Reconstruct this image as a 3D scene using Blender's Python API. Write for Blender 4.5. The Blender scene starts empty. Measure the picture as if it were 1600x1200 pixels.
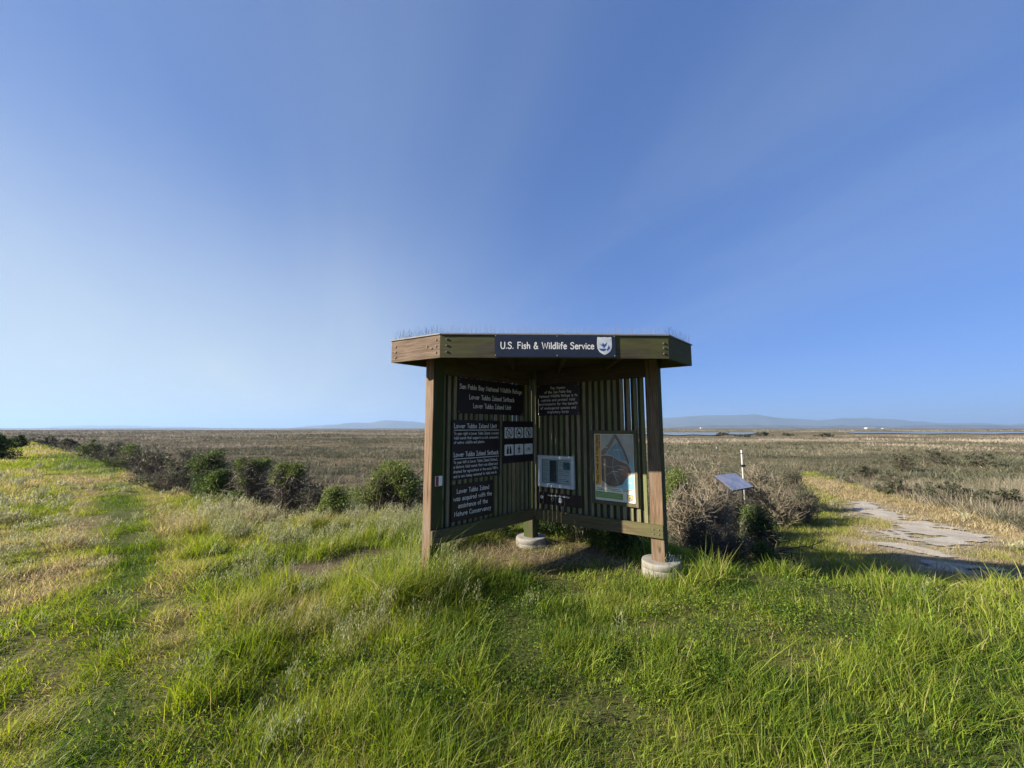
import bpy, math, random
import numpy as np
from mathutils import Matrix, Vector
random.seed(7); rng = np.random.default_rng(7)
sc = bpy.context.scene
col = sc.collection

# ------------------------------------------------------------------ camera
F, EYE, HORIZON = 610.0, 1.65, 669.0            # focal length in photo pixels (1600 wide), eye height, horizon row
TH = math.atan((HORIZON - 600) / F)
cam_d = bpy.data.cameras.new('camera'); cam = bpy.data.objects.new('camera', cam_d); col.objects.link(cam)
cam_d.sensor_width = 36; cam_d.lens = 36 * F / 1600; cam_d.clip_start = 0.05; cam_d.clip_end = 60000
cam.location = (0, 0, EYE); cam.rotation_euler = (math.pi / 2 + TH, 0, 0)
sc.camera = cam

# ------------------------------------------------------------------ sky, sun, exposure
SUN_EL = math.radians(25); SUN_AZ = math.atan2(-.977, -.214)      # compass angle from +Y towards +X
world = bpy.data.worlds.new('World'); sc.world = world; world.use_nodes = True
wn, wl = world.node_tree.nodes, world.node_tree.links
wn.clear()
wo = wn.new('ShaderNodeOutputWorld'); bg = wn.new('ShaderNodeBackground'); sky = wn.new('ShaderNodeTexSky')
sky.sky_type = 'NISHITA'; sky.sun_disc = False; sky.sun_elevation = SUN_EL; sky.sun_rotation = SUN_AZ
sky.air_density = 0.8; sky.dust_density = 0.3; sky.ozone_density = 5.0; sky.altitude = 0
bg.inputs['Strength'].default_value = 0.05
SKY_TINT, CIRRUS = (.94, 1.39, 2.40, 1), (5.0, 5.75, 5.85, 1)
# the sky's range is compressed (bright hazy horizon, deep top) and a thin cirrus veil lies over its left half
gm = wn.new('ShaderNodeGamma'); gm.inputs['Gamma'].default_value = .5; wl.new(sky.outputs[0], gm.inputs[0])
tn = wn.new('ShaderNodeMix'); tn.data_type = 'RGBA'; tn.blend_type = 'MULTIPLY'; tn.inputs['Factor'].default_value = 1
wl.new(gm.outputs[0], tn.inputs['A']); tn.inputs['B'].default_value = SKY_TINT
geo = wn.new('ShaderNodeTexCoord'); sep = wn.new('ShaderNodeSeparateXYZ'); wl.new(geo.outputs['Generated'], sep.inputs[0])
def wmath(op, a, b):
    m_ = wn.new('ShaderNodeMath'); m_.operation = op
    for k_, v_ in enumerate((a, b)):
        if isinstance(v_, (int, float)): m_.inputs[k_].default_value = v_
        else: wl.new(v_, m_.inputs[k_])
    return m_.outputs[0]
def wrange(v, a, b, c, d):
    r_ = wn.new('ShaderNodeMapRange'); r_.interpolation_type = 'SMOOTHSTEP'
    for k_, q_ in enumerate((a, b, c, d)): r_.inputs[k_ + 1].default_value = q_
    wl.new(v, r_.inputs[0]); return r_.outputs[0]
zo = wmath('ADD', wmath('MAXIMUM', sep.outputs['Z'], .0), .16)
cmb = wn.new('ShaderNodeCombineXYZ'); wl.new(wmath('DIVIDE', sep.outputs['X'], zo), cmb.inputs[0]); wl.new(wmath('DIVIDE', sep.outputs['Y'], zo), cmb.inputs[1])
mp = wn.new('ShaderNodeMapping'); mp.inputs['Scale'].default_value = (0.28, 1.05, 1); mp.inputs['Location'].default_value = (3.1, 1.7, 0)
turn = wn.new('ShaderNodeMapping'); turn.inputs['Rotation'].default_value = (0, 0, math.radians(62)); wl.new(cmb.outputs[0], turn.inputs[0]); wl.new(turn.outputs[0], mp.inputs[0])   # streaks run diagonally
nz = wn.new('ShaderNodeTexNoise'); nz.inputs['Scale'].default_value = 1.2; nz.inputs['Detail'].default_value = 6; nz.inputs['Roughness'].default_value = .5; nz.inputs['Distortion'].default_value = .4
wl.new(mp.outputs[0], nz.inputs['Vector'])
side = wmath('ADD', wmath('MULTIPLY', sep.outputs['X'], -.82), wmath('MULTIPLY', sep.outputs['Y'], .30))
bank = wmath('MULTIPLY', wrange(side, .0, .90, 0, .86), wrange(sep.outputs['Z'], .02, .60, 1, .10))
streak = wrange(nz.outputs[0], .34, .74, .93, 1.06)
faint = wrange(nz.outputs[0], .40, .74, .0, .085)
veil = wmath('ADD', wmath('MULTIPLY', bank, streak), wmath('MULTIPLY', faint, wrange(sep.outputs['Z'], .10, .34, .1, 1.15)))
SKYMIX = wn.new('ShaderNodeMix'); SKYMIX.data_type = 'RGBA'
wl.new(veil, SKYMIX.inputs['Factor']); wl.new(tn.outputs['Result'], SKYMIX.inputs['A']); SKYMIX.inputs['B'].default_value = CIRRUS
wl.new(SKYMIX.outputs['Result'], bg.inputs['Color']); wl.new(bg.outputs[0], wo.inputs[0])

sun_d = bpy.data.lights.new('sun', 'SUN'); sun_d.energy = 5.0; sun_d.angle = math.radians(.55); sun_d.color = (1, .90, .76)
sun = bpy.data.objects.new('sun', sun_d); col.objects.link(sun)
to_sun = Vector((math.sin(SUN_AZ) * math.cos(SUN_EL), math.cos(SUN_AZ) * math.cos(SUN_EL), math.sin(SUN_EL)))
sun.rotation_euler = to_sun.to_track_quat('Z', 'Y').to_euler(); sun.location = to_sun * 40
vs = sc.view_settings; vs.view_transform = 'Standard'; vs.look = 'None'; vs.exposure = 1.5; vs.gamma = 1
sc.cycles.use_denoising = True; sc.cycles.max_bounces = 4; sc.cycles.transparent_max_bounces = 8; sc.cycles.volume_bounces = 1
sc.cycles.diffuse_bounces = 2; sc.cycles.transmission_bounces = 2; sc.cycles.use_adaptive_sampling = True; sc.cycles.adaptive_threshold = .02

# ------------------------------------------------------------------ numeric helpers
def ray(px, py):
    u = (px - 800) / F; v = -(py - 600) / F
    return np.array([u, math.cos(TH) - v * math.sin(TH), math.sin(TH) + v * math.cos(TH)])
def at_z(px, py, z):
    d = ray(px, py); return np.array([0, 0, EYE]) + d * (z - EYE) / d[2]
def at_y(px, py, y):
    d = ray(px, py); return np.array([0, 0, EYE]) + d * y / d[1]
def smooth(a, b, x):
    t = np.clip((x - a) / (b - a), 0, 1); return t * t * (3 - 2 * t)
def _hash(i, j, s):
    h = (i.astype(np.int64) * 374761393 + j.astype(np.int64) * 668265263 + s * 974711) & 0xffffffff
    h = ((h ^ (h >> 13)) * 1274126177) & 0xffffffff
    return ((h ^ (h >> 16)) & 0xffff) / 65535.0
def vnoise(x, y, s=0):
    x = np.asarray(x, float); y = np.asarray(y, float)
    i = np.floor(x); j = np.floor(y); fx = x - i; fy = y - j
    fx = fx * fx * (3 - 2 * fx); fy = fy * fy * (3 - 2 * fy)
    a = _hash(i, j, s); b = _hash(i + 1, j, s); c = _hash(i, j + 1, s); d = _hash(i + 1, j + 1, s)
    return (a * (1 - fx) + b * fx) * (1 - fy) + (c * (1 - fx) + d * fx) * fy
def fbm(x, y, s=0, o=4):
    r = 0; a = .5; n = 0
    for k in range(o):
        r = r + a * vnoise(x * 2 ** k, y * 2 ** k, s + k * 17); n += a; a *= .5
    return r / n
def inside(poly, x, y):
    r = np.zeros(np.shape(x), bool); n = len(poly)
    for k in range(n):
        (x0, y0), (x1, y1) = poly[k], poly[(k + 1) % n]
        if y0 == y1: continue
        c = ((y0 > y) != (y1 > y)) & (x < (x1 - x0) * (y - y0) / (y1 - y0) + x0)
        r ^= c
    return r
def dist_line(pts, x, y, closed=False):
    d = np.full(np.shape(x), 1e9); n = len(pts)
    for k in range(n if closed else n - 1):
        (x0, y0), (x1, y1) = pts[k], pts[(k + 1) % n]
        ex, ey = x1 - x0, y1 - y0; L = ex * ex + ey * ey
        t = np.clip(((x - x0) * ex + (y - y0) * ey) / L, 0, 1)
        d = np.minimum(d, np.hypot(x - x0 - t * ex, y - y0 - t * ey))
    return d

# ------------------------------------------------------------------ terrain height
CREST = [(40, -20), (60, -1.0), (20, 3.4), (8, 4.1), (5.2, 4.22), (3.4, 4.36), (2.7, 4.75), (2.2, 5.6), (1.6, 6.0), (.2, 6.6), (-1.6, 6.7), (-3.0, 7.0), (-3.9, 7.15), (-5.0, 7.6), (-6.3, 8.2), (-8.6, 10.0),
         (-12, 12.7), (-17, 16.8), (-30, 27), (-52, 43), (-118, 92), (-260, 186), (-266, 176), (-126, 80), (-62, 37), (-40, 21), (-28, 11), (-22, 3), (-19, -20)]
MARSH = 1.0
def height(x, y):
    x = np.asarray(x, float); y = np.asarray(y, float)
    d = np.where(inside(CREST, x, y), 0, dist_line(CREST, x, y, True))
    d = np.sqrt(d * d + .09) - .3
    zl = -MARSH * (1 - np.exp(-.5 * d / MARSH)); zr = -.33 * (1 - np.exp(-d / .38)) - (MARSH - .33) * (1 - np.exp(-.10 * d / (MARSH - .33)))
    wr = smooth(.8, 3.2, x); z = zl * (1 - wr) + zr * wr
    r = np.hypot(x, y)
    near = np.exp(-r / 60)
    hump = (fbm(x * .9 + 3, y * .9, 3, 3) - .5) * .16 * smooth(-.6, -2.2, x - .12 * y) + (fbm(x * 1.3, y * 1.3, 9, 3) - .5) * .05
    kiosk = np.exp(-(((x - .45) / 1.9) ** 2 + ((y - 4.9) / 1.3) ** 2))
    z = z + hump * near * (1 - .8 * kiosk) + (fbm(x * .08, y * .08, 5, 3) - .5) * .35 * smooth(2, 30, d)
    return z
def ground_pt(px, py):
    d = ray(px, py); t = np.geomspace(.8, 900, 1400)
    P = np.array([0, 0, EYE])[None] + t[:, None] * d[None]
    h = height(P[:, 0], P[:, 1]); k = np.argmax(P[:, 2] < h)
    if P[k, 2] >= h[k]: k = len(t) - 1
    return P[k, 0], P[k, 1]
def gline(*p): return [ground_pt(*q) for q in p]

# layout of the ground cover (polylines and areas on the ground)
TRACK = gline((130, 1195), (190, 1000), (205, 900), (205, 830), (185, 770), (150, 730), (110, 703), (60, 689))
TRACK2 = gline((0, 930), (40, 850), (90, 775), (110, 735), (95, 706), (50, 689))
DRY1 = gline((0, 900), (50, 840), (110, 775), (120, 740))
DRY5 = gline((265, 1010), (268, 905), (258, 835), (232, 778), (196, 738))
DRY2 = gline((205, 742), (245, 752), (285, 762))
DRY3 = gline((430, 800), (520, 800), (600, 815))
DRY4 = gline((110, 895), (150, 885))
BARE1 = gline((470, 893), (530, 884), (590, 868))
BARE2 = gline((120, 1180), (200, 1110))
BARE3 = gline((1265, 960), (1290, 965))
FRINGE = gline((1262, 748), (1300, 760), (1370, 780), (1450, 795), (1530, 830), (1600, 850))
PATH = gline((1322, 788), (1345, 783), (1400, 799), (1455, 817), (1500, 829), (1532, 839), (1512, 846), (1478, 856), (1425, 849), (1372, 840), (1388, 824), (1352, 806))
PATH_B = gline((1385, 851), (1425, 860), (1462, 868))
PATH_C = gline((1466, 884), (1492, 892), (1515, 889))
LAWN = gline((1050, 905), (1205, 830), (1240, 790), (1235, 750), (1262, 733), (1330, 756), (1450, 788), (1560, 815), (1640, 845), (1660, 905))
OATS = gline((290, 850), (380, 800), (480, 790), (600, 815), (655, 850))
DIRT = [(-.6, 4.85), (-.1, 4.72), (.35, 4.85), (.6, 5.15), (1.2, 4.95), (1.5, 4.85), (1.3, 5.4), (.4, 6.0), (-.4, 5.6)]

def cover(x, y):
    """what grows where: crest-ness, bare soil, dryness, blade height"""
    out = {}
    r = np.hypot(x, y)
    ins = inside(CREST, x, y); d = np.where(ins, 0, dist_line(CREST, x, y, True)); out['d'] = d
    lawn = inside(LAWN, x, y) | (dist_line(FRINGE, x, y) < .8)
    out['lawn'] = lawn
    out['grass'] = ins | lawn | (d < np.where(x < 1.2, .4, .6) * (.7 + .8 * fbm(x, y, 21, 2)))
    n1 = fbm(x * .55, y * .55, 31, 4); n2 = fbm(x * 2.1, y * 2.1, 47, 3)
    left = smooth(-.5, -4, x - .15 * y)
    dry = .22 + np.where(x < -1.5, .42, .22) * smooth(.52, .72, n1) + .10 * (n2 - .5)
    dry = dry + left * (.11 + .24 * smooth(.48, .70, fbm(x * .33 + 2, y * .42, 61, 4)) * smooth(4, 8, r) + .25 * smooth(.5, .7, fbm(x * 1.1, y * 1.1, 63, 3))) + .16 * smooth(2.2, 6, x) * smooth(9, 4, y)
    for L, w, a in ((DRY5, .30, .20), (DRY1, .5, .30), (DRY2, .7, .45), (DRY3, .7, .40), (DRY4, .25, .7), (FRINGE, .75, .55), (TRACK2, .5, .12)):
        scale = np.clip(np.hypot(np.mean([p[0] for p in L]), np.mean([p[1] for p in L])) / 8, .6, 2)
        dl = dist_line(L, x, y) + (n2 - .5) * .7 * scale
        dry = dry + a * smooth(w * scale, w * .35 * scale, dl)
    wl_ = np.clip(r / 9, .5, 2.2); dry = dry - .42 * np.maximum(smooth(.42, .12, dist_line(TRACK, x, y) / wl_), smooth(.36, .1, dist_line(TRACK2, x, y) / wl_)) + .25 * (fbm(x * 1.7 + 7, y * 1.7, 67, 3) - .5) - .15 * smooth(2.6, .6, np.hypot(x - .4, y - 3))
    dry = np.where(lawn & ~ins, dry + .22, dry); dry = dry + .12 * smooth(3.0, 6.0, x) * ins; out['dry'] = np.clip(dry, 0, 1)
    tw = np.clip(r / 9, .55, 1.6)
    tr = np.maximum(smooth(1.0 * tw, .35 * tw, dist_line(TRACK, x, y)), smooth(.5 * tw, .2 * tw, dist_line(TRACK2, x, y)) * .45)
    h = .155 + .13 * (n2 - .45) + .10 * (fbm(x * .8, y * .8, 77, 2) - .5)
    h = h * (1 - .38 * tr)
    oat = smooth(1.1, .3, dist_line(OATS, x, y) + (n2 - .5) * .5); out['oat'] = oat
    h = h + oat * .09
    tall = np.exp(-(((x + .95) / .55) ** 2 + ((y - 3.95) / .38) ** 2)); out['tall'] = tall
    h = h + tall * .30 + .16 * np.exp(-(((x - 2.1) / .35) ** 2 + ((y - 4.35) / .25) ** 2))
    ki = np.exp(-(((x - .75) / 1.0) ** 2 + ((y - 4.05) / .55) ** 2)); h = h * (1 - .45 * ki)
    h = np.where(lawn & ~ins, .10 + .05 * n2, h)
    out['h'] = np.clip(h, .05, .8)
    bare = np.zeros(np.shape(x))
    for L, w in ((BARE1, .34), (BARE3, .09)):
        bare = np.maximum(bare, smooth(w, w * .4, dist_line(L, x, y) + (n2 - .5) * .35))
    under = inside(DIRT, x, y); bare = np.maximum(bare, np.where(under, 1.0, smooth(.35, 0, dist_line(DIRT, x, y, True) + (n2 - .5) * .5) * .9))
    out['bare'] = bare
    out['path'] = path_mask(x, y, n1, n2); out['dry'] = np.clip(out['dry'] + .42 * smooth(-1.1, .0, out['path']), 0, 1)
    return out
def path_mask(x, y, n1=None, n2=None):
    nb2 = fbm(x * 2.3, y * 2.3, 47, 5) - .5; isl = smooth(.56, .68, fbm(x * 1.5 + y * .4, y * 2.1, 53, 3))
    da = dist_line(PATH, x, y, True); a = np.where(inside(PATH, x, y), da, -da) + .08 + nb2 * 1.3 - isl * .9 + .35 * (vnoise(x * 9, y * 9, 211) - .5)
    b = .20 - dist_line(PATH_B, x, y) + nb2 * .75; c = .22 - dist_line(PATH_C, x, y) + nb2 * .7
    return np.maximum(np.maximum(a, b), c)

# ------------------------------------------------------------------ object helpers
def tag(o, label=None, cat=None, group=None, kind=None):
    for k, v in (('label', label), ('category', cat), ('group', group), ('kind', kind)):
        if v: o[k] = v
    return o
def empty(name, M):
    o = bpy.data.objects.new(name, None); col.objects.link(o); o.empty_display_size = .1
    o.matrix_world = M if isinstance(M, Matrix) else Matrix.Translation(M); return o
def link(name, me, mats, parent=None, M=None):
    o = bpy.data.objects.new(name, me); col.objects.link(o)
    if len(me.materials) == 0:
        for m in (mats if isinstance(mats, (list, tuple)) else [mats]): me.materials.append(m)
    if parent is not None: o.parent = parent
    if M is not None: o.matrix_basis = M
    return o
def np_mesh(name, V, polys, attrs=None, smooth_shade=False, mat_index=None):
    """polys: list of (n,k) index arrays"""
    me = bpy.data.meshes.new(name); V = np.asarray(V, np.float32)
    me.vertices.add(len(V)); me.vertices.foreach_set('co', V.ravel())
    polys = [np.asarray(p, np.int32) for p in polys if len(p)]
    nl = sum(p.size for p in polys); npoly = sum(len(p) for p in polys)
    me.loops.add(nl); me.polygons.add(npoly)
    me.loops.foreach_set('vertex_index', np.concatenate([p.ravel() for p in polys]))
    st = []; c = 0
    for p in polys:
        st.append(c + np.arange(len(p)) * p.shape[1]); c += p.size
    me.polygons.foreach_set('loop_start', np.concatenate(st).astype(np.int32))
    if mat_index is not None: me.polygons.foreach_set('material_index', np.asarray(mat_index, np.int32))
    if smooth_shade: me.polygons.foreach_set('use_smooth', np.ones(npoly, bool))
    for k, v in (attrs or {}).items():
        v = np.asarray(v, np.float32)
        if v.ndim == 1:
            a = me.attributes.new(k, 'FLOAT', 'POINT'); a.data.foreach_set('value', v)
        else:
            a = me.attributes.new(k, 'FLOAT_COLOR', 'POINT')
            if v.shape[1] == 3: v = np.hstack([v, np.ones((len(v), 1), np.float32)])
            a.data.foreach_set('color', v.ravel())
    me.update(); me.validate(); return me
class MB:
    """collects boxes, tubes, polygons for one mesh"""
    def __init__(s): s.v = []; s.f = []; s.m = []
    def poly(s, pts, m=0):
        b = len(s.v); s.v += [tuple(p) for p in pts]; s.f.append(tuple(range(b, b + len(pts)))); s.m.append(m)
    def box(s, x0, x1, y0, y1, z0, z1, bev=0.0, mats=(0,) * 6, M=None):
        # chamfered box: mats order -x +x -y +y -z +z
        c = ((x0 + x1) / 2, (y0 + y1) / 2, (z0 + z1) / 2); h = ((x1 - x0) / 2, (y1 - y0) / 2, (z1 - z0) / 2)
        bv = min(bev, *[q * .9 for q in h]); ids = {}
        def vid(ax, sg):
            # vertex on face 'ax' for corner signs sg
            p = [c[k] + sg[k] * (h[k] - (0 if k == ax else bv)) for k in range(3)]
            key = tuple(round(q, 7) for q in p)
            if key not in ids:
                ids[key] = len(s.v); s.v.append(tuple(M @ Vector(p)) if M else tuple(p))
            return ids[key]
        def face(l, m):
            l2 = []
            for q in l:
                if q not in l2: l2.append(q)
            if len(l2) >= 3: s.f.append(tuple(l2)); s.m.append(m)
        for ax in range(3):
            a, b = (ax + 1) % 3, (ax + 2) % 3
            for q, sg in enumerate((-1, 1)):
                L = []
                for u, w in ((-1, -1), (1, -1), (1, 1), (-1, 1)):
                    g = [0, 0, 0]; g[ax] = sg; g[a] = u; g[b] = w; L.append(vid(ax, g))
                face(L if sg > 0 else L[::-1], mats[ax * 2 + q])
        if bv > 0:
            for ax in range(3):          # edges parallel to ax
                a, b = (ax + 1) % 3, (ax + 2) % 3
                for u in (-1, 1):
                    for w in (-1, 1):
                        L = []
                        for e, t in ((a, -1), (a, 1), (b, 1), (b, -1)):
                            g = [0, 0, 0]; g[ax] = t; g[a] = u; g[b] = w; L.append(vid(e, g))
                        face(L if u * w > 0 else L[::-1], mats[a * 2 + (u > 0)])
            for u in (-1, 1):
                for w in (-1, 1):
                    for t in (-1, 1):
                        L = [vid(k, (u, w, t)) for k in range(3)]; face(L if u * w * t > 0 else L[::-1], mats[4 + (t > 0)])
    def tube(s, pts, rad, n=6, m=0, cap=True):
        pts = [Vector(p) for p in pts]; rad = rad if hasattr(rad, '__len__') else [rad] * len(pts); rings = []
        for k, p in enumerate(pts):
            d = (pts[min(k + 1, len(pts) - 1)] - pts[max(k - 1, 0)]).normalized()
            a = d.orthogonal().normalized() if k == 0 else (pa - d * pa.dot(d)).normalized()
            pa = a; b = d.cross(a); rings.append(len(s.v))
            for q in range(n):
                t = 2 * math.pi * q / n; s.v.append(tuple(p + (a * math.cos(t) + b * math.sin(t)) * rad[k]))
        for k in range(len(pts) - 1):
            for q in range(n):
                r0, r1 = rings[k], rings[k + 1]; s.f.append((r0 + q, r0 + (q + 1) % n, r1 + (q + 1) % n, r1 + q)); s.m.append(m)
        if cap:
            s.f.append(tuple(rings[0] + q for q in range(n))[::-1]); s.m.append(m)
            s.f.append(tuple(rings[-1] + q for q in range(n))); s.m.append(m)
    def lathe(s, prof, n=32, m=0, c=(0, 0), wob=0):
        b = len(s.v); k = len(prof)
        for q in range(n):
            t = 2 * math.pi * q / n; w = 1 + wob * math.sin(3 * t + 1) + wob * .6 * math.sin(7 * t)
            for r, z in prof: s.v.append((c[0] + r * w * math.cos(t), c[1] + r * w * math.sin(t), z))
        for q in range(n):
            for j in range(k - 1):
                a = b + q * k + j; d = b + ((q + 1) % n) * k + j; s.f.append((a, d, d + 1, a + 1)); s.m.append(m)
    def mesh(s, name, smooth_shade=False):
        me = bpy.data.meshes.new(name); me.from_pydata(s.v, [], s.f); me.polygons.foreach_set('material_index', s.m)
        if smooth_shade: me.polygons.foreach_set('use_smooth', [True] * len(s.f))
        me.update(); return me
    def build(s, name, mats, parent=None, M=None, smooth_shade=False):
        return link(name, s.mesh(name, smooth_shade), mats, parent, M)

# ------------------------------------------------------------------ materials
def mat(name):
    m = bpy.data.materials.new(name); m.use_nodes = True; nt = m.node_tree
    p = nt.nodes['Principled BSDF']; p.inputs['Specular IOR Level'].default_value = .3
    return m, nt.nodes, nt.links, p
def mix(N, L, fac, a, b, mode='MIX'):
    x = N.new('ShaderNodeMix'); x.data_type = 'RGBA'; x.blend_type = mode
    for i, v in (('Factor', fac), ('A', a), ('B', b)):
        if isinstance(v, (int, float)): x.inputs[i].default_value = v
        elif isinstance(v, tuple): x.inputs[i].default_value = v if len(v) == 4 else (*v, 1)
        else: L.new(v, x.inputs[i])
    return x.outputs['Result']
def rangen(N, L, v, a, b, c=0, d=1):
    r = N.new('ShaderNodeMapRange'); r.inputs[1].default_value = a; r.inputs[2].default_value = b; r.inputs[3].default_value = c; r.inputs[4].default_value = d
    L.new(v, r.inputs[0]); return r.outputs[0]
def noise(N, L, vec, scale, det=4, rough=.55, dist=0):
    n = N.new('ShaderNodeTexNoise'); n.inputs['Scale'].default_value = scale; n.inputs['Detail'].default_value = det
    n.inputs['Roughness'].default_value = rough; n.inputs['Distortion'].default_value = dist
    if vec is not None: L.new(vec, n.inputs['Vector'])
    return n.outputs[0]
def plain(name, c, rough=.6, spec=.3, metal=0, var=.15, scale=14):
    m, N, L, p = mat(name); tc = N.new('ShaderNodeTexCoord')
    n = noise(N, L, tc.outputs['Object'], scale, 5)
    L.new(mix(N, L, rangen(N, L, n, .3, .7), tuple(q * (1 - var) for q in c), tuple(min(1, q * (1 + var)) for q in c)), p.inputs['Base Color'])
    p.inputs['Roughness'].default_value = rough; p.inputs['Specular IOR Level'].default_value = spec; p.inputs['Metallic'].default_value = metal
    return m
def wood(name, c1, c2, algae=(.09, .10, .025), amount=.5, axis=0, wear=.0):
    """weathered timber, grain along the local axis, algae in soft blotches"""
    m, N, L, p = mat(name); tc = N.new('ShaderNodeTexCoord'); oi = N.new('ShaderNodeObjectInfo')
    add = N.new('ShaderNodeVectorMath'); add.operation = 'ADD'; L.new(tc.outputs['Object'], add.inputs[0])
    sc_ = N.new('ShaderNodeVectorMath'); sc_.operation = 'SCALE'; sc_.inputs[0].default_value = (13, 7, 9); L.new(oi.outputs['Random'], sc_.inputs['Scale'])
    L.new(sc_.outputs[0], add.inputs[1])
    mpn = N.new('ShaderNodeMapping'); s = [26, 26, 26]; s[axis] = 1.6; mpn.inputs['Scale'].default_value = s; L.new(add.outputs[0], mpn.inputs[0])
    g = noise(N, L, mpn.outputs[0], 1.6, 6, .62, .9)
    mp2 = N.new('ShaderNodeMapping'); s = [150, 150, 150]; s[axis] = 5; mp2.inputs['Scale'].default_value = s; L.new(add.outputs[0], mp2.inputs[0])
    fine = noise(N, L, mp2.outputs[0], 1.0, 3, .6)
    c = mix(N, L, rangen(N, L, g, .32, .66), c1, c2)
    c = mix(N, L, rangen(N, L, fine, .38, .72, 0, .65), c, tuple(q * .40 for q in c1))
    mpc = N.new('ShaderNodeMapping'); s = [60, 60, 60]; s[axis] = 1.1; mpc.inputs['Scale'].default_value = s; L.new(add.outputs[0], mpc.inputs[0])
    crack = noise(N, L, mpc.outputs[0], 1.0, 2, .5); c = mix(N, L, rangen(N, L, crack, .66, .70, 0, .8), c, tuple(q * .22 for q in c1))
    mpg = N.new('ShaderNodeMapping'); s = [9, 9, 9]; s[axis] = 2.2; mpg.inputs['Scale'].default_value = s; L.new(add.outputs[0], mpg.inputs[0])
    grey = noise(N, L, mpg.outputs[0], 1.0, 5, .6, .3); c = mix(N, L, rangen(N, L, grey, .5, .68, 0, .55), c, (.16, .145, .12) if c2[0] > .2 else (.075, .07, .058))
    # per-board tone
    tone = rangen(N, L, oi.outputs['Random'], 0, 1, .78, 1.18)
    hs = N.new('ShaderNodeHueSaturation'); L.new(c, hs.inputs['Color']); L.new(tone, hs.inputs['Value']); c = hs.outputs[0]
    mp3 = N.new('ShaderNodeMapping'); s = [5, 5, 5]; s[axis] = 1.7; mp3.inputs['Scale'].default_value = s; L.new(add.outputs[0], mp3.inputs[0])
    b = noise(N, L, mp3.outputs[0], 1.1, 5, .6, .4)
    c = mix(N, L, rangen(N, L, b, .62 - amount * .42, .86 - amount * .38, 0, min(1, .3 + amount)), c, algae)
    # knots
    vo = N.new('ShaderNodeTexVoronoi'); mp4 = N.new('ShaderNodeMapping'); s = [7, 7, 7]; s[axis] = 2.6; mp4.inputs['Scale'].default_value = s
    L.new(add.outputs[0], mp4.inputs[0]); L.new(mp4.outputs[0], vo.inputs['Vector']); vo.inputs['Scale'].default_value = 1.0
    c = mix(N, L, rangen(N, L, vo.outputs['Distance'], .05, .13, .75, 0), c, tuple(q * .3 for q in c1))
    L.new(c, p.inputs['Base Color']); p.inputs['Roughness'].default_value = .82; p.inputs['Specular IOR Level'].default_value = .2
    bp = N.new('ShaderNodeBump'); bp.inputs['Strength'].default_value = .5; bp.inputs['Distance'].default_value = .004
    L.new(mix(N, L, .5, g, fine), bp.inputs['Height']); L.new(bp.outputs[0], p.inputs['Normal'])
    return m
BROWN1, BROWN2 = (.105, .064, .038), (.235, .160, .102)
M_post = wood('post_timber', BROWN1, BROWN2, amount=.12, axis=2)
M_post_g = wood('post_timber_algae', (.05, .042, .022), (.10, .08, .045), algae=(.042, .055, .014), amount=.7, axis=2)
M_fasc = wood('fascia_timber', (.095, .063, .042), (.225, .160, .112), amount=.14, axis=0)
M_fasc_g = wood('fascia_timber_algae', (.040, .033, .022), (.105, .090, .064), algae=(.082, .088, .027), amount=.62, axis=0)
M_rail = wood('rail_timber', (.10, .075, .040), (.19, .14, .08), algae=(.068, .078, .026), amount=.6, axis=0)
M_slat = wood('slat_timber', (.18, .15, .086), (.32, .27, .165), algae=(.125, .15, .052), amount=.55, axis=2)
M_back_shaded = wood('backing_timber_shaded', (.05, .04, .026), (.085, .068, .045), algae=(.035, .042, .016), amount=.4, axis=2)  # slat timber darkened: the slats' shadow on the recessed boards is in the colour
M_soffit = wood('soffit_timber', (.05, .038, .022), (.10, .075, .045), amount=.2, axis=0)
M_steel = plain('galvanised_steel', (.5, .5, .48), .4, .5, .8)
M_bolt = plain('weathered_bolt', (.13, .11, .085), .7, .3, .3)
M_spike = plain('clear_plastic_spike', (.10, .105, .12), .7, .2)
M_roof = plain('roof_felt', (.22, .21, .20), .9)
M_signb = plain('brown_sign_plate', (.016, .010, .013), .42, .35, var=.2)
M_signn = plain('navy_sign_plate', (.014, .020, .036), .42, .4, var=.2)
M_signr = plain('red_brown_sign_plate', (.032, .016, .015), .5, .3, var=.2)
M_text = plain('cream_lettering', (.74, .72, .68), .6, .2, var=.06)
M_icon = plain('icon_tile', (.66, .66, .64), .55, .3, var=.08)
M_ink = plain('black_ink', (.012, .012, .013), .5)
M_white = plain('white_print', (.80, .79, .76), .5, .3, var=.05)

def concrete():
    m, N, L, p = mat('concrete'); tc = N.new('ShaderNodeTexCoord'); v = tc.outputs['Object']
    n = noise(N, L, v, 6, 6, .65); n2 = noise(N, L, v, 40, 4, .7); n3 = noise(N, L, v, 3.2, 4, .6, .6)
    c = mix(N, L, rangen(N, L, n, .3, .7), (.15, .14, .118), (.30, .285, .25))
    c = mix(N, L, rangen(N, L, n3, .48, .66, 0, .85), c, (.10, .09, .048))
    c = mix(N, L, rangen(N, L, n2, .58, .75, 0, .6), c, (.16, .145, .11))
    L.new(c, p.inputs['Base Color']); p.inputs['Roughness'].default_value = .92
    bp = N.new('ShaderNodeBump'); bp.inputs['Strength'].default_value = .7; bp.inputs['Distance'].default_value = .008
    L.new(mix(N, L, .5, n, n2), bp.inputs['Height']); L.new(bp.outputs[0], p.inputs['Normal']); return m
M_conc = concrete()
M_limb = plain('dead_limb', (.075, .06, .048), .9, .1, var=.4, scale=30)

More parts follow.
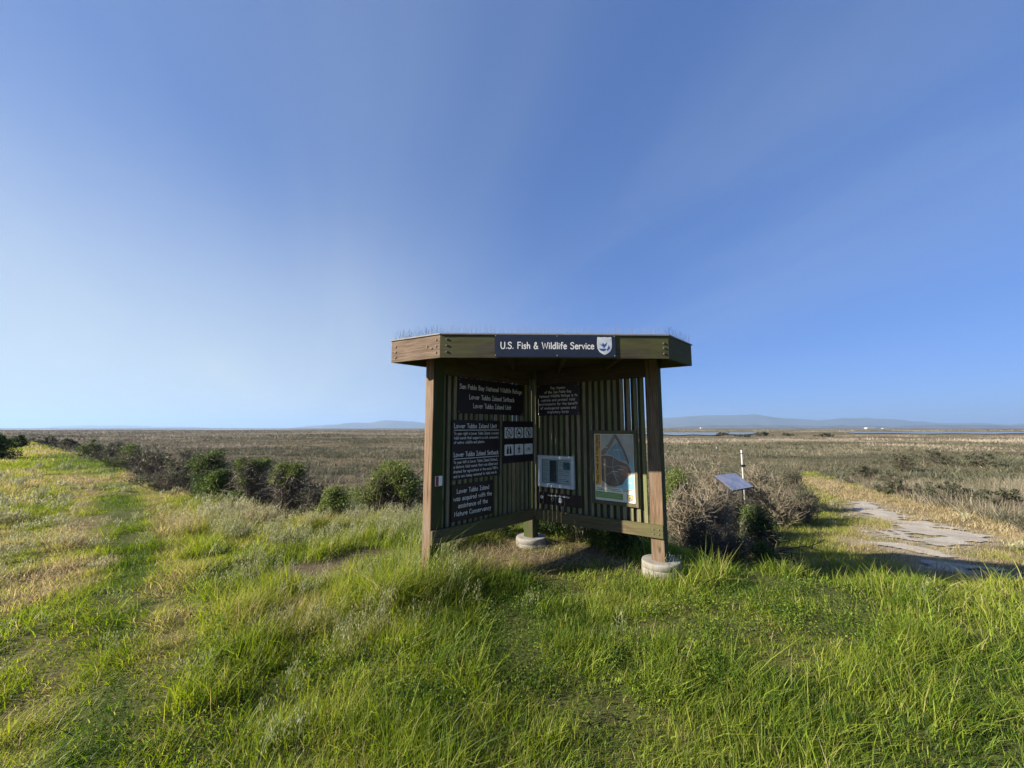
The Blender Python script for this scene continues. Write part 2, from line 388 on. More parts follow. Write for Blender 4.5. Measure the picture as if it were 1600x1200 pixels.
def foliage(name, ramp, trans=.30, rough=.6, vary=.45, spec=.25):
    """ramp: colours from lush to dry, picked by the per-tuft value; 'var' varies blade by blade"""
    m, N, L, p = mat(name); at = N.new('ShaderNodeAttribute'); at.attribute_name = 'tint'
    at.attribute_type = 'GEOMETRY'
    av = N.new('ShaderNodeAttribute'); av.attribute_name = 'var'
    sm = N.new('ShaderNodeMath'); sm.operation = 'MULTIPLY_ADD'; L.new(av.outputs['Fac'], sm.inputs[0]); sm.inputs[1].default_value = vary; sm.inputs[2].default_value = -vary / 2
    ad = N.new('ShaderNodeMath'); ad.operation = 'ADD'; ad.use_clamp = True; L.new(sm.outputs[0], ad.inputs[0]); L.new(at.outputs['Fac'], ad.inputs[1])
    cr = N.new('ShaderNodeValToRGB'); e = cr.color_ramp.elements
    while len(e) < len(ramp): e.new(.5)
    for k, (pos, c) in enumerate(ramp): e[k].position = pos; e[k].color = (*c, 1)
    L.new(ad.outputs[0], cr.inputs[0]); c = cr.outputs[0]
    hs = N.new('ShaderNodeHueSaturation'); L.new(c, hs.inputs['Color'])
    md = N.new('ShaderNodeMath'); md.operation = 'MULTIPLY'; L.new(av.outputs['Fac'], md.inputs[0]); md.inputs[1].default_value = 7.31
    fr = N.new('ShaderNodeMath'); fr.operation = 'FRACT'; L.new(md.outputs[0], fr.inputs[0])
    L.new(rangen(N, L, fr.outputs[0], 0, 1, .62, 1.35), hs.inputs['Value']); c = hs.outputs[0]
    L.new(c, p.inputs['Base Color']); p.inputs['Roughness'].default_value = rough; p.inputs['Specular IOR Level'].default_value = spec
    if trans:
        tr = N.new('ShaderNodeBsdfTranslucent'); hs2 = N.new('ShaderNodeHueSaturation'); hs2.inputs['Saturation'].default_value = 1.12; hs2.inputs['Value'].default_value = 1.25
        L.new(c, hs2.inputs['Color']); L.new(hs2.outputs[0], tr.inputs['Color'])
        ms = N.new('ShaderNodeMixShader'); ms.inputs[0].default_value = trans; L.new(p.outputs[0], ms.inputs[1]); L.new(tr.outputs[0], ms.inputs[2])
        L.new(ms.outputs[0], N['Material Output'].inputs['Surface'])
    return m
M_grass = foliage('grass_blade', [(0, (.042, .088, .014)), (.24, (.172, .246, .020)), (.50, (.275, .300, .044)), (.78, (.345, .292, .128)), (1, (.40, .318, .195))], .46)
M_oat = foliage('wild_oat', [(0, (.20, .24, .10)), (.5, (.32, .33, .18)), (1, (.42, .38, .24))], .35)
M_marsh = foliage('marsh_scrub', [(0, (.062, .070, .040)), (.3, (.138, .130, .078)), (.55, (.205, .178, .124)), (.8, (.275, .236, .175)), (1, (.34, .295, .225))], .15)
M_leaf = foliage('shrub_leaf', [(0, (.024, .045, .012)), (.35, (.045, .078, .018)), (.7, (.105, .150, .030)), (1, (.18, .21, .055))], .28)
M_leafg = foliage('shrub_leaf_grey', [(0, (.045, .052, .030)), (.4, (.075, .082, .045)), (.8, (.115, .115, .065)), (1, (.16, .15, .09))], .2)
M_twig = foliage('twig', [(0, (.060, .050, .036)), (.5, (.140, .119, .088)), (1, (.25, .215, .160))], 0, .85)
M_dead = foliage('dead_stem', [(0, (.105, .088, .058)), (.5, (.21, .178, .122)), (1, (.33, .285, .205))], .1, .85)

def ground_mat():
    m, N, L, p = mat('ground'); tc = N.new('ShaderNodeTexCoord'); v = tc.outputs['Object']
    at = N.new('ShaderNodeAttribute'); at.attribute_name = 'tone'
    n = noise(N, L, v, 3, 6, .7); n2 = noise(N, L, v, 28, 4, .7); n3 = noise(N, L, v, .035, 6, .65)
    k = mix(N, L, rangen(N, L, n, .3, .7), (.72, .72, .72), (1.25, 1.22, 1.18))
    c = mix(N, L, 1.0, at.outputs['Color'], k, 'MULTIPLY')
    k2 = mix(N, L, rangen(N, L, n2, .3, .7), (.70, .70, .70), (1.25, 1.25, 1.25)); c = mix(N, L, 1.0, c, k2, 'MULTIPLY')
    k3 = mix(N, L, rangen(N, L, n3, .35, .65), (.75, .78, .76), (1.2, 1.14, 1.05)); c = mix(N, L, 1.0, c, k3, 'MULTIPLY')
    L.new(c, p.inputs['Base Color']); p.inputs['Roughness'].default_value = .95; p.inputs['Specular IOR Level'].default_value = .1
    bp = N.new('ShaderNodeBump'); bp.inputs['Strength'].default_value = .6; bp.inputs['Distance'].default_value = .03
    L.new(mix(N, L, .5, n, n2), bp.inputs['Height']); L.new(bp.outputs[0], p.inputs['Normal']); return m
M_ground = ground_mat()

# ------------------------------------------------------------------ the ground: one sheet, rings round the viewpoint out to the horizon
rad = np.concatenate([[0.0], np.geomspace(.5, 120, 230), np.geomspace(126, 20000, 70)])
ang = np.concatenate([np.linspace(-72, 72, 420), np.linspace(76, 284, 53)]) * math.pi / 180
R, A = np.meshgrid(rad, ang, indexing='ij'); gx, gy = R * np.sin(A), R * np.cos(A)
gz = height(gx.ravel(), gy.ravel()); nr, na = R.shape
i, j = np.meshgrid(np.arange(nr - 1), np.arange(na), indexing='ij'); jn = (j + 1) % na
quads = np.stack([i * na + j, i * na + jn, (i + 1) * na + jn, (i + 1) * na + j], -1).reshape(-1, 4)
cv = cover(gx.ravel(), gy.ravel())
soil = np.array([.13, .10, .068]); thatch_g = np.array([.070, .088, .022]); thatch_d = np.array([.25, .195, .095])
marsh_c = np.array([.120, .105, .060]); scrub_c = np.array([.15, .115, .075])
dd = cv['dry'][:, None]; tone = thatch_g * (1 - dd) + thatch_d * dd * .75
tone = tone * (1 - cv['bare'][:, None]) + soil * cv['bare'][:, None]
pm_ = smooth(-.65, -.05, cv['path'])[:, None]; tone = tone * (1 - pm_) + np.array([.315, .275, .215]) * pm_
mz = fbm(gx.ravel() * .05, gy.ravel() * .02, 91, 4)[:, None]; mm = marsh_c * (1 - mz) + scrub_c * mz
w = np.where(cv['grass'], 0, smooth(0, 1.5, cv['d']))[:, None]; tone = tone * (1 - w) + mm * w
ground = link('ground', np_mesh('ground', np.stack([gx.ravel(), gy.ravel(), gz], 1), [quads], {'tone': tone * .9}, True), M_ground)
tag(ground, 'grassy levee top sloping down to the flat marsh plain', None, None, 'structure')

# sandy path patches, a sheet just above the ground
def sand_mat():
    m, N, L, p = mat('pale_sand'); tc = N.new('ShaderNodeTexCoord'); v = tc.outputs['Object']
    n = noise(N, L, v, 2.4, 6, .7); n2 = noise(N, L, v, 22, 5, .75)
    c = mix(N, L, rangen(N, L, n, .3, .7), (.27, .238, .185), (.40, .368, .31)); c = mix(N, L, rangen(N, L, n2, .5, .75, 0, .55), c, (.24, .20, .14))
    L.new(c, p.inputs['Base Color']); p.inputs['Roughness'].default_value = .95
    bp = N.new('ShaderNodeBump'); bp.inputs['Strength'].default_value = .8; bp.inputs['Distance'].default_value = .02
    L.new(n2, bp.inputs['Height']); L.new(bp.outputs[0], p.inputs['Normal']); return m
px0 = np.array(PATH + PATH_B + PATH_C); lo, hi = px0.min(0) - 1.2, px0.max(0) + 1.2; st = .05
gx2, gy2 = np.meshgrid(np.arange(lo[0], hi[0], st), np.arange(lo[1], hi[1], st), indexing='ij'); sh = gx2.shape
pm = path_mask(gx2.ravel(), gy2.ravel()).reshape(sh) > 0
fi, fj = np.nonzero(pm[:-1, :-1] & pm[1:, :-1] & pm[:-1, 1:] & pm[1:, 1:]); w2 = sh[1]
pq = np.stack([fi * w2 + fj, (fi + 1) * w2 + fj, (fi + 1) * w2 + fj + 1, fi * w2 + fj + 1], 1)
used, inv = np.unique(pq, return_inverse=True)
# lift by a little: the ground sheet is coarser than this one
PV = np.stack([gx2.ravel()[used], gy2.ravel()[used], height(gx2.ravel()[used], gy2.ravel()[used]) + .022], 1)
tag(link('path', np_mesh('path', PV, [inv.reshape(-1, 4)], None, True), sand_mat()), 'pale sandy worn patches of the trail right of the shelter', None, None, 'structure')

# ------------------------------------------------------------------ far hills, water, haze
M_hill = plain('far_hill', (.085, .085, .05), .95, .1, var=.25, scale=.0012)
M_foot = plain('foothill', (.085, .080, .05), .95, .1, var=.4, scale=.004)
def ridge(name, prof, D, depth, m, label, seed):
    xs = np.array([p[0] for p in prof], float); ys = np.array([p[1] for p in prof], float)
    n = 160; px = np.linspace(xs[0], xs[-1], n); py = np.interp(px, xs, ys) + (fbm(px * .045, px * 0 + seed, seed, 4) - .5) * 2.6
    V = []; rows = [(-.5, 0), (-.3, .42), (-.12, .80), (0, 1), (.25, .8), (.6, .35), (1.0, 0)]
    for q, (o, hh) in enumerate(rows):
        Y = D + o * depth
        for k in range(n):
            d = ray(px[k], py[k]); z = EYE + d[2] / d[1] * D; z = max(z, -1)
            f = 1 if q == 3 else (.75 + .5 * float(fbm(np.array(px[k] * .05), np.array(q * 3.7), seed + 5, 3)))
            e = min(1, min(k, n - 1 - k) / 10)
            V.append(((px[k] - 800) / F / d[1] * D * (Y / D), Y, -1.3 + (z + 1.3) * hh * f * e if 0 < q < 6 else -2))
    a, b = np.meshgrid(np.arange(len(rows) - 1), np.arange(n - 1), indexing='ij')
    Q = np.stack([a * n + b, a * n + b + 1, (a + 1) * n + b + 1, (a + 1) * n + b], -1).reshape(-1, 4)
    return tag(link(name, np_mesh(name, V, [Q], None, True), m), label, None, None, 'structure')
ridge('hills', [(960, 660), (1000, 655), (1040, 652.5), (1100, 648.5), (1160, 648), (1185, 647.5), (1215, 652), (1245, 655), (1280, 657.5), (1320, 653), (1350, 653), (1390, 655),
      (1430, 658.5), (1480, 661), (1530, 660.5), (1570, 663), (1640, 660), (1720, 663), (1800, 668)], 9000, 2600, M_hill, 'blue far range of hills right of the shelter', 3)
ridge('hills', [(440, 669), (490, 666), (540, 661), (575, 660), (605, 656.5), (635, 658.5), (665, 661), (700, 659), (760, 663), (840, 668)], 9600, 2400, M_hill, 'pale blue far hills left of the shelter', 11)
ridge('hills', [(1030, 668), (1080, 666), (1150, 664.5), (1210, 664), (1280, 665.5), (1340, 665), (1400, 666.5), (1460, 663), (1520, 664), (1600, 664.5), (1700, 666), (1760, 668)], 5200, 1200, M_foot, 'low dark foothills in front of the far range', 19)
ridge('hills', [(60, 668.5), (110, 665), (170, 664.5), (230, 666), (300, 667.5), (380, 668.5)], 10500, 2000, M_hill, 'faintest low hills on the left horizon', 27)

def water_mat():
    m, N, L, p = mat('water'); p.inputs['Base Color'].default_value = (.03, .045, .06, 1); p.inputs['Roughness'].default_value = .03
    p.inputs['Specular IOR Level'].default_value = .6
    tc = N.new('ShaderNodeTexCoord'); n = noise(N, L, tc.outputs['Object'], .5, 4)
    bp = N.new('ShaderNodeBump'); bp.inputs['Strength'].default_value = .02; bp.inputs['Distance'].default_value = .02; L.new(n, bp.inputs['Height']); L.new(bp.outputs[0], p.inputs['Normal']); return m
M_water = water_mat()
def water(ps, label, z=-.72):
    n = 24; V = []
    for k in range(n):
        t = k / (n - 1); px = ps[0] + (ps[1] - ps[0]) * t
        bump = math.sin(t * math.pi) ** .35 + .15 * math.sin(t * 23)
        for py in (ps[2], ps[2] + (ps[3] - ps[2]) * bump):
            V.append(at_z(px, py, z))
    Q = [(2 * k, 2 * k + 1, 2 * k + 3, 2 * k + 2) for k in range(n - 1)]
    # strip of still water with a shallow bed under it
    tag(link('water', np_mesh('water', V, [np.array(Q)], None, True), M_water), label, None, None, 'structure')
water((990, 1186, 675.6, 679.6), 'bright sheet of open water beyond the marsh, right of the shelter')
water((1320, 1680, 675.2, 677.4), 'thin far strip of water on the right')
water((-300, 760, 670.3, 671.3), 'far bay water along the left horizon', -.6)

# ------------------------------------------------------------------ the information shelter
Z_RT, Z_FB, FH = .56, 2.37, .24                 # rail top, fascia bottom, fascia height
Rr = at_z(1036, 822, Z_RT)[:2]; Bb = at_z(834.5, 794.5, Z_RT)[:2]; Ll = at_z(675.5, 831, Z_RT)[:2]
def unit(v): v = np.asarray(v, float); return v / np.linalg.norm(v)
def frame(o, x, z=0):                            # X along, Y into the wall, Z up
    x = unit(x); return Matrix(((x[0], -x[1], 0, o[0]), (x[1], x[0], 0, o[1]), (0, 0, 1, z), (0, 0, 0, 1)))
FR_, FL_ = frame(Bb, Rr - Bb), frame(Ll, Bb - Ll)
LR, LL = float(np.linalg.norm(Rr - Bb)), float(np.linalg.norm(Bb - Ll))
KO = Vector((.42, 4.85, 0))
kiosk = tag(empty('information_shelter', KO), 'open timber information shelter with flat roof and two slatted walls in a V', 'shelter')
def K(M): return Matrix.Translation(-KO) @ M
PW = .152
def post(M, u0, mats, z0, z1, name='post'):
    b = MB(); b.box(-PW / 2, PW / 2, -PW / 2, PW / 2, z0, z1, .006, mats)
    o = b.build(name, [M_post, M_post_g], kiosk, K(M @ Matrix.Translation((u0 + PW / 2, .04 + PW / 2, 0)))); return o
post(FR_, LR - PW, (1, 1, 0, 1, 0, 0), .10, Z_FB + .10)
post(FL_, 0, (0, 1, 1, 1, 0, 0), -.05, Z_FB + .10)
mid = unit(unit(Bb - Rr) + unit(Bb - Ll)); MB_back = frame(Bb + mid * .29, Rr - Bb)
b = MB(); b.box(-PW / 2, PW / 2, -PW / 2, PW / 2, .10, Z_FB + .10, .006); b.build('post', [M_post_g], kiosk, K(MB_back))
def footing(M, top, seed):
    b = MB(); r = .215
    b.lathe([(0.001, -.16), (r * 1.02, -.16), (r * 1.015, .0), (r * 1.0, top * .50), (r * .998, top * .515), (r * .975, top * .52), (r * .975, top * .55), (r * .988, top * .56), (r * .99, top - .022), (r * .988, top - .016), (r * .972, top - .004), (r * .955, top), (r * .93, top + .001), (0.001, top + .003)], 40, 0, wob=.012)
    o = b.build('footing', M_conc, kiosk, K(M), True)
    return o
footing(FR_ @ Matrix.Translation((LR - PW / 2 + .005, .04 + PW / 2, 0)), .155, 1)
footing(FL_ @ Matrix.Translation((PW / 2, .04 + PW / 2, -.10)), .12, 2)
footing(MB_back @ Matrix.Translation((0, 0, -.035)), .155, 3)
# bottom rails
b = MB(); b.box(0.02, LR, 0, .038, Z_RT - .145, Z_RT, .004); rr = b.build('bottom_rail', M_rail, kiosk, K(FR_))
b = MB(); b.box(0, LL - .002, 0, .038, Z_RT - .145, Z_RT, .004); rl = b.build('bottom_rail', M_rail, kiosk, K(FL_))
for fr, u in ((FR_, LR - .05), (FR_, LR - .11), (FL_, .05), (FL_, .11)):
    for z in (Z_RT - .05, Z_RT - .10):
        b = MB(); b.lathe([(.001, 0), (.011, 0), (.010, .005), (.001, .007)], 8); b.build('bolt', M_bolt, rr if fr is FR_ else rl, Matrix.Translation((u, -.001, z)) @ Matrix.Rotation(math.pi / 2, 4, 'X'))
# header beams under the roof, along both walls and across the front
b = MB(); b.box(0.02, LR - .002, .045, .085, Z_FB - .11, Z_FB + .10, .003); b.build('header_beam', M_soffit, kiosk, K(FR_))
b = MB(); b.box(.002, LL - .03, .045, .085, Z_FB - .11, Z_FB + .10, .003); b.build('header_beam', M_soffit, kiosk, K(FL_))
# slats: battens in front, boards behind, each its own piece
slat_me = {}
def slat(name, wd, th, z0, z1, m, M):
    key = (name, round(wd, 4), round(z0, 3))
    if key not in slat_me:
        b = MB(); b.box(-wd / 2, wd / 2, 0, th, z0, z1, .003); slat_me[key] = b.mesh(name); slat_me[key].materials.append(m)
    o = bpy.data.objects.new(name, slat_me[key]); col.objects.link(o); o.parent = kiosk; o.matrix_basis = K(M)
SP = .0845
def wall(fr, u0, u1, gaps, seed):
    rr_ = random.Random(seed); n = int((u1 - u0) / SP)
    for k in range(n + 1):
        u = u0 + k * SP
        if u < u1 - .01:
            slat('slat', .043, .024, Z_RT - .12, Z_FB - .02, M_slat, fr @ Matrix.Translation((u + rr_.uniform(-.002, .002), .088, 0)) @ Matrix.Rotation(rr_.uniform(-.0012, .0012), 4, 'Y'))
        if k < n:
            g = gaps.get(n - 1 - k, 0)
            slat('backing_board', .060 if not g else .0385, .018, Z_RT - .10 + (g if g > .1 else 0) * 0, Z_FB - .03, M_back_shaded,
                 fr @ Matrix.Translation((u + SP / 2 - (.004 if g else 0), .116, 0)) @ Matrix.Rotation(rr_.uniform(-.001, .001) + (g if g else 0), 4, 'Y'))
wall(FR_, -.035, LR - PW - .012, {0: .001, 1: .0018, 2: .001, 4: .0015}, 5)
wall(FL_, PW + .03, LL + .07, {}, 6)
# roof
zb = Z_FB
RP = [at_z(687, 558.5, zb)[:2], at_z(1045.6, 560.2, zb)[:2], at_z(1081.3, 571.7, zb)[:2], None, at_z(611.4, 566.8, zb)[:2]]
d1, d2 = unit(Bb - Ll), unit(Bb - Rr); A_ = np.array([d1, -d2]).T; s_ = np.linalg.solve(A_, RP[2] - RP[4]); RP[3] = RP[4] + d1 * s_[0]
RP = [np.asarray(p) for p in RP]
def inset(P, t):
    n = len(P); out = []
    for k in range(n):
        a, b_, c = P[k - 1], P[k], P[(k + 1) % n]; e1, e2 = unit(b_ - a), unit(c - b_)
        n1, n2 = np.array([-e1[1], e1[0]]), np.array([-e2[1], e2[0]]); q = unit(n1 + n2); out.append(b_ + q * t / q.dot(n1))
    return out
IN = inset(RP, .04); IN2 = inset(RP, .042)
def slab(P, z0, z1, name, m):
    b = MB(); n = len(P); o = P[0]
    q = [np.array([p[0] - KO.x, p[1] - KO.y]) for p in P]
    b.poly([(p[0], p[1], z1) for p in q]); b.poly([(p[0], p[1], z0) for p in q[::-1]])
    for k in range(n):
        a, c = q[k], q[(k + 1) % n]; b.poly([(a[0], a[1], z0), (c[0], c[1], z0), (c[0], c[1], z1), (a[0], a[1], z1)])
    return b.build(name, m, kiosk)
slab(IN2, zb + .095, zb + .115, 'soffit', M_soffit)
slab(inset(RP, -.012), zb + FH + .001, zb + FH + .014, 'roof_deck', M_roof)
fas = []
for k in range(5):
    a, c, ai, ci = RP[k], RP[(k + 1) % 5], IN[k], IN[(k + 1) % 5]
    M = frame(a, c - a); Mi = M.inverted(); L_ = float(np.linalg.norm(c - a))
    loc = lambda p, z: tuple(Mi @ Vector((p[0], p[1], z)))
    b = MB(); ch = .004
    q = [a, c, ci, ai]
    lo_, hi_ = [loc(p, zb) for p in q], [loc(p, zb + FH) for p in q]
    b.poly(lo_[::-1]); b.poly(hi_)
    for t in range(4): b.poly([lo_[t], lo_[(t + 1) % 4], hi_[(t + 1) % 4], hi_[t]])
    fo = b.build('fascia_board', M_fasc if k == 4 else M_fasc_g, kiosk, K(M)); fas.append((fo, L_, M))
def bolts(k, pts):
    for u, z in pts:
        b = MB(); b.lathe([(.001, 0), (.0125, 0), (.011, .006), (.001, .008)], 8); b.build('bolt', M_bolt, fas[k][0], Matrix.Translation((u, -.001, zb + z)) @ Matrix.Rotation(math.pi / 2, 4, 'X'))
bolts(0, [(.07, .19), (.07, .125), (.07, .06), (fas[0][1] - .05, .16), (fas[0][1] - .05, .11), (fas[0][1] - .05, .05)])
L4 = fas[4][1]; bolts(4, [(L4 - .05, .19), (L4 - .05, .12), (L4 - .05, .055), (L4 - .17, .13), (.06, .17), (.06, .11), (.06, .05), (L4 - .11, .105)])
bolts(1, [(.05, .18), (.05, .06), (fas[1][1] - .06, .17), (fas[1][1] - .06, .07)])
# rafters visible below the soffit
for t in (.3, .55, .8):
    p0 = RP[0] * (1 - t) + RP[1] * t; p1 = RP[3]; dd_ = unit(p1 - p0); p0 = p0 + np.array([0, .06]); ln = .9 if t != .55 else 1.3
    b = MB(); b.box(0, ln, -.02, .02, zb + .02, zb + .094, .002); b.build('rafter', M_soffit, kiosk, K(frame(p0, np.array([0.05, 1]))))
# bird spikes round the roof edge
def spikes(a, c, seed, back):
    r_ = random.Random(seed); L_ = float(np.linalg.norm(c - a)); M = frame(a, c - a); b = MB()
    b.box(.02, L_ - .02, back - .008, back + .008, zb + FH + .0145, zb + FH + .02)
    u = .03
    while u < L_ - .03:
        for lean in (-.035, .0, .04):
            if r_.random() < .12: continue
            hh = r_.uniform(.085, .125) * (1 if lean == 0 else .85); uu = u + r_.uniform(-.012, .012)
            b.tube([(uu, back, zb + FH + .018), (uu + r_.uniform(-.03, .03), back + lean * r_.uniform(.6, 1.5), zb + FH + .018 + hh)], [.0010, .0008], 3)
        u += .042
    o = b.build('bird_spike_strip', M_spike, kiosk, K(M)); o['kind'] = 'stuff'
for k in range(5): spikes(RP[k], RP[(k + 1) % 5], 40 + k, .035)
spikes(RP[0], RP[1], 50, .20); spikes(RP[4], RP[0], 51, .16)

# ------------------------------------------------------------------ hand-lettering (stroke alphabet) and flat print
GL = {'U': (.78, "~.08,1 .08,.35 .2,.03 .38,-.02 .58,.05 .68,.4 .68,1"), 'S': (.68, "~.58,.85 .42,1 .2,.96 .1,.76 .25,.58 .48,.46 .58,.26 .46,.04 .24,-.02 .06,.14"),
 'F': (.62, ".1,0 .1,1 .56,1|.1,.55 .48,.55"), 'W': (1.05, ".05,1 .28,0 .52,.85 .76,0 1.0,1"), 'P': (.62, ".1,0 .1,1|~.1,1 .4,.98 .54,.75 .4,.52 .1,.45"),
 'B': (.66, ".1,0 .1,1|~.1,1 .4,.95 .46,.76 .36,.58 .1,.54|~.1,.54 .42,.5 .56,.27 .42,.04 .1,0"), 'N': (.8, ".1,0 .12,1 .66,0 .68,1"),
 'R': (.66, ".1,0 .1,1|~.1,1 .42,.96 .52,.75 .4,.55 .1,.48|.25,.5 .58,0"), 'L': (.58, ".1,1 .1,0 .54,0"), 'T': (.64, "0,1 .64,1|.32,1 .32,0"),
 'I': (.58, ".05,1 .5,1|.275,1 .275,0|.05,0 .5,0"), 'C': (.68, "~.6,.82 .42,1 .2,.88 .08,.5 .18,.1 .4,-.02 .62,.14"), 'M': (.94, ".08,0 .2,1 .46,.3 .72,1 .84,0"),
 'a': (.58, "~.46,.5 .3,.62 .1,.45 .08,.15 .24,-.01 .42,.12 .46,.5|.47,.62 .47,.1 .52,0"), 'b': (.58, ".08,1 .08,0|~.08,.4 .25,.6 .46,.5 .5,.25 .36,.02 .08,.03"),
 'c': (.52, "~.46,.5 .3,.62 .12,.5 .07,.25 .18,.03 .34,0 .48,.1"), 'd': (.6, ".48,1 .48,0|~.48,.45 .3,.6 .1,.45 .08,.18 .24,0 .48,.1"),
 'e': (.57, "~.09,.33 .48,.36 .4,.57 .24,.62 .08,.42 .1,.12 .28,-.01 .5,.1"), 'f': (.46, "~.44,.92 .3,1 .2,.82 .2,.3 .2,-.02|.04,.6 .42,.6"),
 'g': (.57, "~.46,.48 .28,.62 .1,.45 .1,.18 .26,.04 .45,.2|~.46,.6 .47,0 .4,-.26 .2,-.32 .06,-.2"), 'h': (.56, ".08,1 .08,0|~.08,.38 .28,.6 .44,.48 .46,0"),
 'i': (.24, ".12,.6 .12,0|.12,.80 .12,.86"), 'k': (.54, ".08,1 .08,0|.42,.6 .08,.28|.2,.36 .46,0"), 'l': (.24, ".12,1 .12,0"),
 'm': (.84, ".08,.6 .08,0|~.08,.38 .24,.6 .38,.46 .4,0|~.4,.4 .56,.6 .7,.46 .72,0"), 'n': (.56, ".08,.6 .08,0|~.08,.38 .28,.6 .44,.46 .46,0"),
 'o': (.58, "~.28,.62 .1,.48 .08,.2 .24,0 .42,.08 .5,.34 .42,.56 .28,.62"), 'p': (.58, ".08,.6 .08,-.32|~.08,.42 .28,.61 .48,.46 .46,.16 .28,0 .08,.1"),
 'q': (.58, "~.46,.46 .28,.61 .1,.45 .08,.18 .24,0 .46,.15|.47,.6 .47,-.32"), 'r': (.46, ".08,.6 .08,0|~.08,.36 .22,.56 .42,.56"),
 's': (.5, "~.42,.52 .26,.62 .1,.5 .2,.36 .38,.25 .36,.06 .2,-.01 .04,.08"), 't': (.46, ".2,.9 .2,0|.03,.6 .4,.6"), 'u': (.57, "~.07,.6 .07,.2 .2,0 .38,.06 .46,.3|.46,.6 .46,0"),
 'v': (.5, ".03,.6 .23,0 .44,.6"), 'w': (.86, ".03,.62 .22,0 .42,.56 .62,0 .80,.62"), 'y': (.54, ".04,.6 .26,.1|.48,.6 .14,-.32"), 'k_': (.5, ".0,0 .1,0"),
 '&': (.78, "~.68,.0 .3,.55 .2,.8 .34,1 .46,.84 .3,.6 .08,.3 .16,.03 .4,.0 .64,.4"), '1': (.36, ".06,.82 .2,1 .2,0"), '9': (.55, "~.44,.7 .3,.98 .1,.8 .14,.5 .34,.46 .44,.72 .4,.3 .3,0"),
 '0': (.58, "~.28,1 .1,.8 .08,.25 .26,0 .44,.15 .48,.75 .28,1"), '.': (.26, ".1,.02 .1,.07"), ',': (.26, ".12,.06 .06,-.12"), "'": (.2, ".1,1 .08,.8"), ' ': (.42, '')}
def spline(P, n=5):
    P = [np.array(p) for p in P]; Q = [2 * P[0] - P[1]] + P + [2 * P[-1] - P[-2]]; out = []
    for k in range(1, len(Q) - 2):
        for t in np.linspace(0, 1, n, endpoint=False):
            a, b_, c, d = Q[k - 1:k + 3]; out.append(.5 * ((2 * b_) + (c - a) * t + (2 * a - 5 * b_ + 4 * c - d) * t * t + (3 * b_ - a - 3 * c + d) * t ** 3))
    return out + [P[-1]]
def ribbon(mb, P, w, z):
    P = [np.array(p, float) for p in P]; L_, R_ = [], []
    for k in range(len(P)):
        a = P[max(k - 1, 0)]; c = P[min(k + 1, len(P) - 1)]
        e1 = unit(P[k] - a) if k else unit(c - P[k]); e2 = unit(c - P[k]) if k < len(P) - 1 else e1
        n1, n2 = np.array([-e1[1], e1[0]]), np.array([-e2[1], e2[0]]); q = n1 + n2
        q = n1 if np.linalg.norm(q) < .3 else unit(q); s = min(1.6, 1 / max(.4, q.dot(n1)))
        L_.append(P[k] + q * w / 2 * s); R_.append(P[k] - q * w / 2 * s)
    e0, e1 = unit(P[0] - P[1]) * w * .42, unit(P[-1] - P[-2]) * w * .42
    pts = lambda l: [(p[0], p[1], z) for p in l]
    for k in range(len(P) - 1): mb.poly(pts([R_[k], R_[k + 1], L_[k + 1], L_[k]]))
    mb.poly(pts([L_[0], L_[0] * .75 + R_[0] * .25 + e0, L_[0] * .25 + R_[0] * .75 + e0, R_[0]]))
    mb.poly(pts([R_[-1], R_[-1] * .75 + L_[-1] * .25 + e1, R_[-1] * .25 + L_[-1] * .75 + e1, L_[-1]]))
def width_of(t): return sum(GL[c][0] for c in t) + .06 * (len(t) - 1)
def lettering(parent, t, x, y, h, m, z, weight=.13, align='c', width=None, name='text_line'):
    """one line of writing; x is the centre or left end, y the baseline"""
    W = width_of(t); sx = h if width is None else width / W
    x0 = x - (W * sx / 2 if align == 'c' else 0); mb = MB(); cx = 0
    for c in t:
        adv, s = GL[c]
        for q, st_ in enumerate([k for k in s.split('|') if k]):
            sm = st_.startswith('~'); P = [tuple(float(v) for v in p.split(',')) for p in st_.lstrip('~').split()]
            P = spline(P) if sm else P
            ribbon(mb, [(x0 + (cx + p[0]) * sx, y + p[1] * h) for p in P], weight * h, z + q * .00025)
        cx += adv + .06
    o = mb.build(name, m, parent); o['kind'] = 'stuff'; return o
def rrect(x0, x1, y0, y1, r, n=4):
    out = []
    for cx, cy, a in ((x1 - r, y0 + r, -90), (x1 - r, y1 - r, 0), (x0 + r, y1 - r, 90), (x0 + r, y0 + r, 180)):
        for k in range(n + 1):
            t = math.radians(a + 90 * k / n); out.append((cx + r * math.cos(t), cy + r * math.sin(t)))
    return out
def plate(name, x0, x1, y0, y1, z0, z1, m, parent, r=.012):
    b = MB(); P = rrect(x0, x1, y0, y1, r); n = len(P)
    b.poly([(p[0], p[1], z1) for p in P]); b.poly([(p[0], p[1], z0) for p in P[::-1]])
    for k in range(n):
        a, c = P[k], P[(k + 1) % n]; b.poly([(a[0], a[1], z0), (c[0], c[1], z0), (c[0], c[1], z1), (a[0], a[1], z1)])
    return b.build(name, m, parent)
def flat(name, P, z, m, parent):
    b = MB(); b.poly([(p[0], p[1], z) for p in P]); return b.build(name, m, parent)
def disc(cx, cy, rx, ry=None, n=20): return [(cx + rx * math.cos(2 * math.pi * k / n), cy + (ry or rx) * math.sin(2 * math.pi * k / n)) for k in range(n)]
def on_wall(fr, px, py, w):
    """where the sight line through a photo pixel meets the wall plane: (u, z)"""
    Mi = fr.inverted(); o = Mi @ Vector((0, 0, EYE)); d = Mi.to_3x3() @ Vector(ray(px, py)); t = (w - o.y) / d.y; p = o + d * t; return p.x, p.z
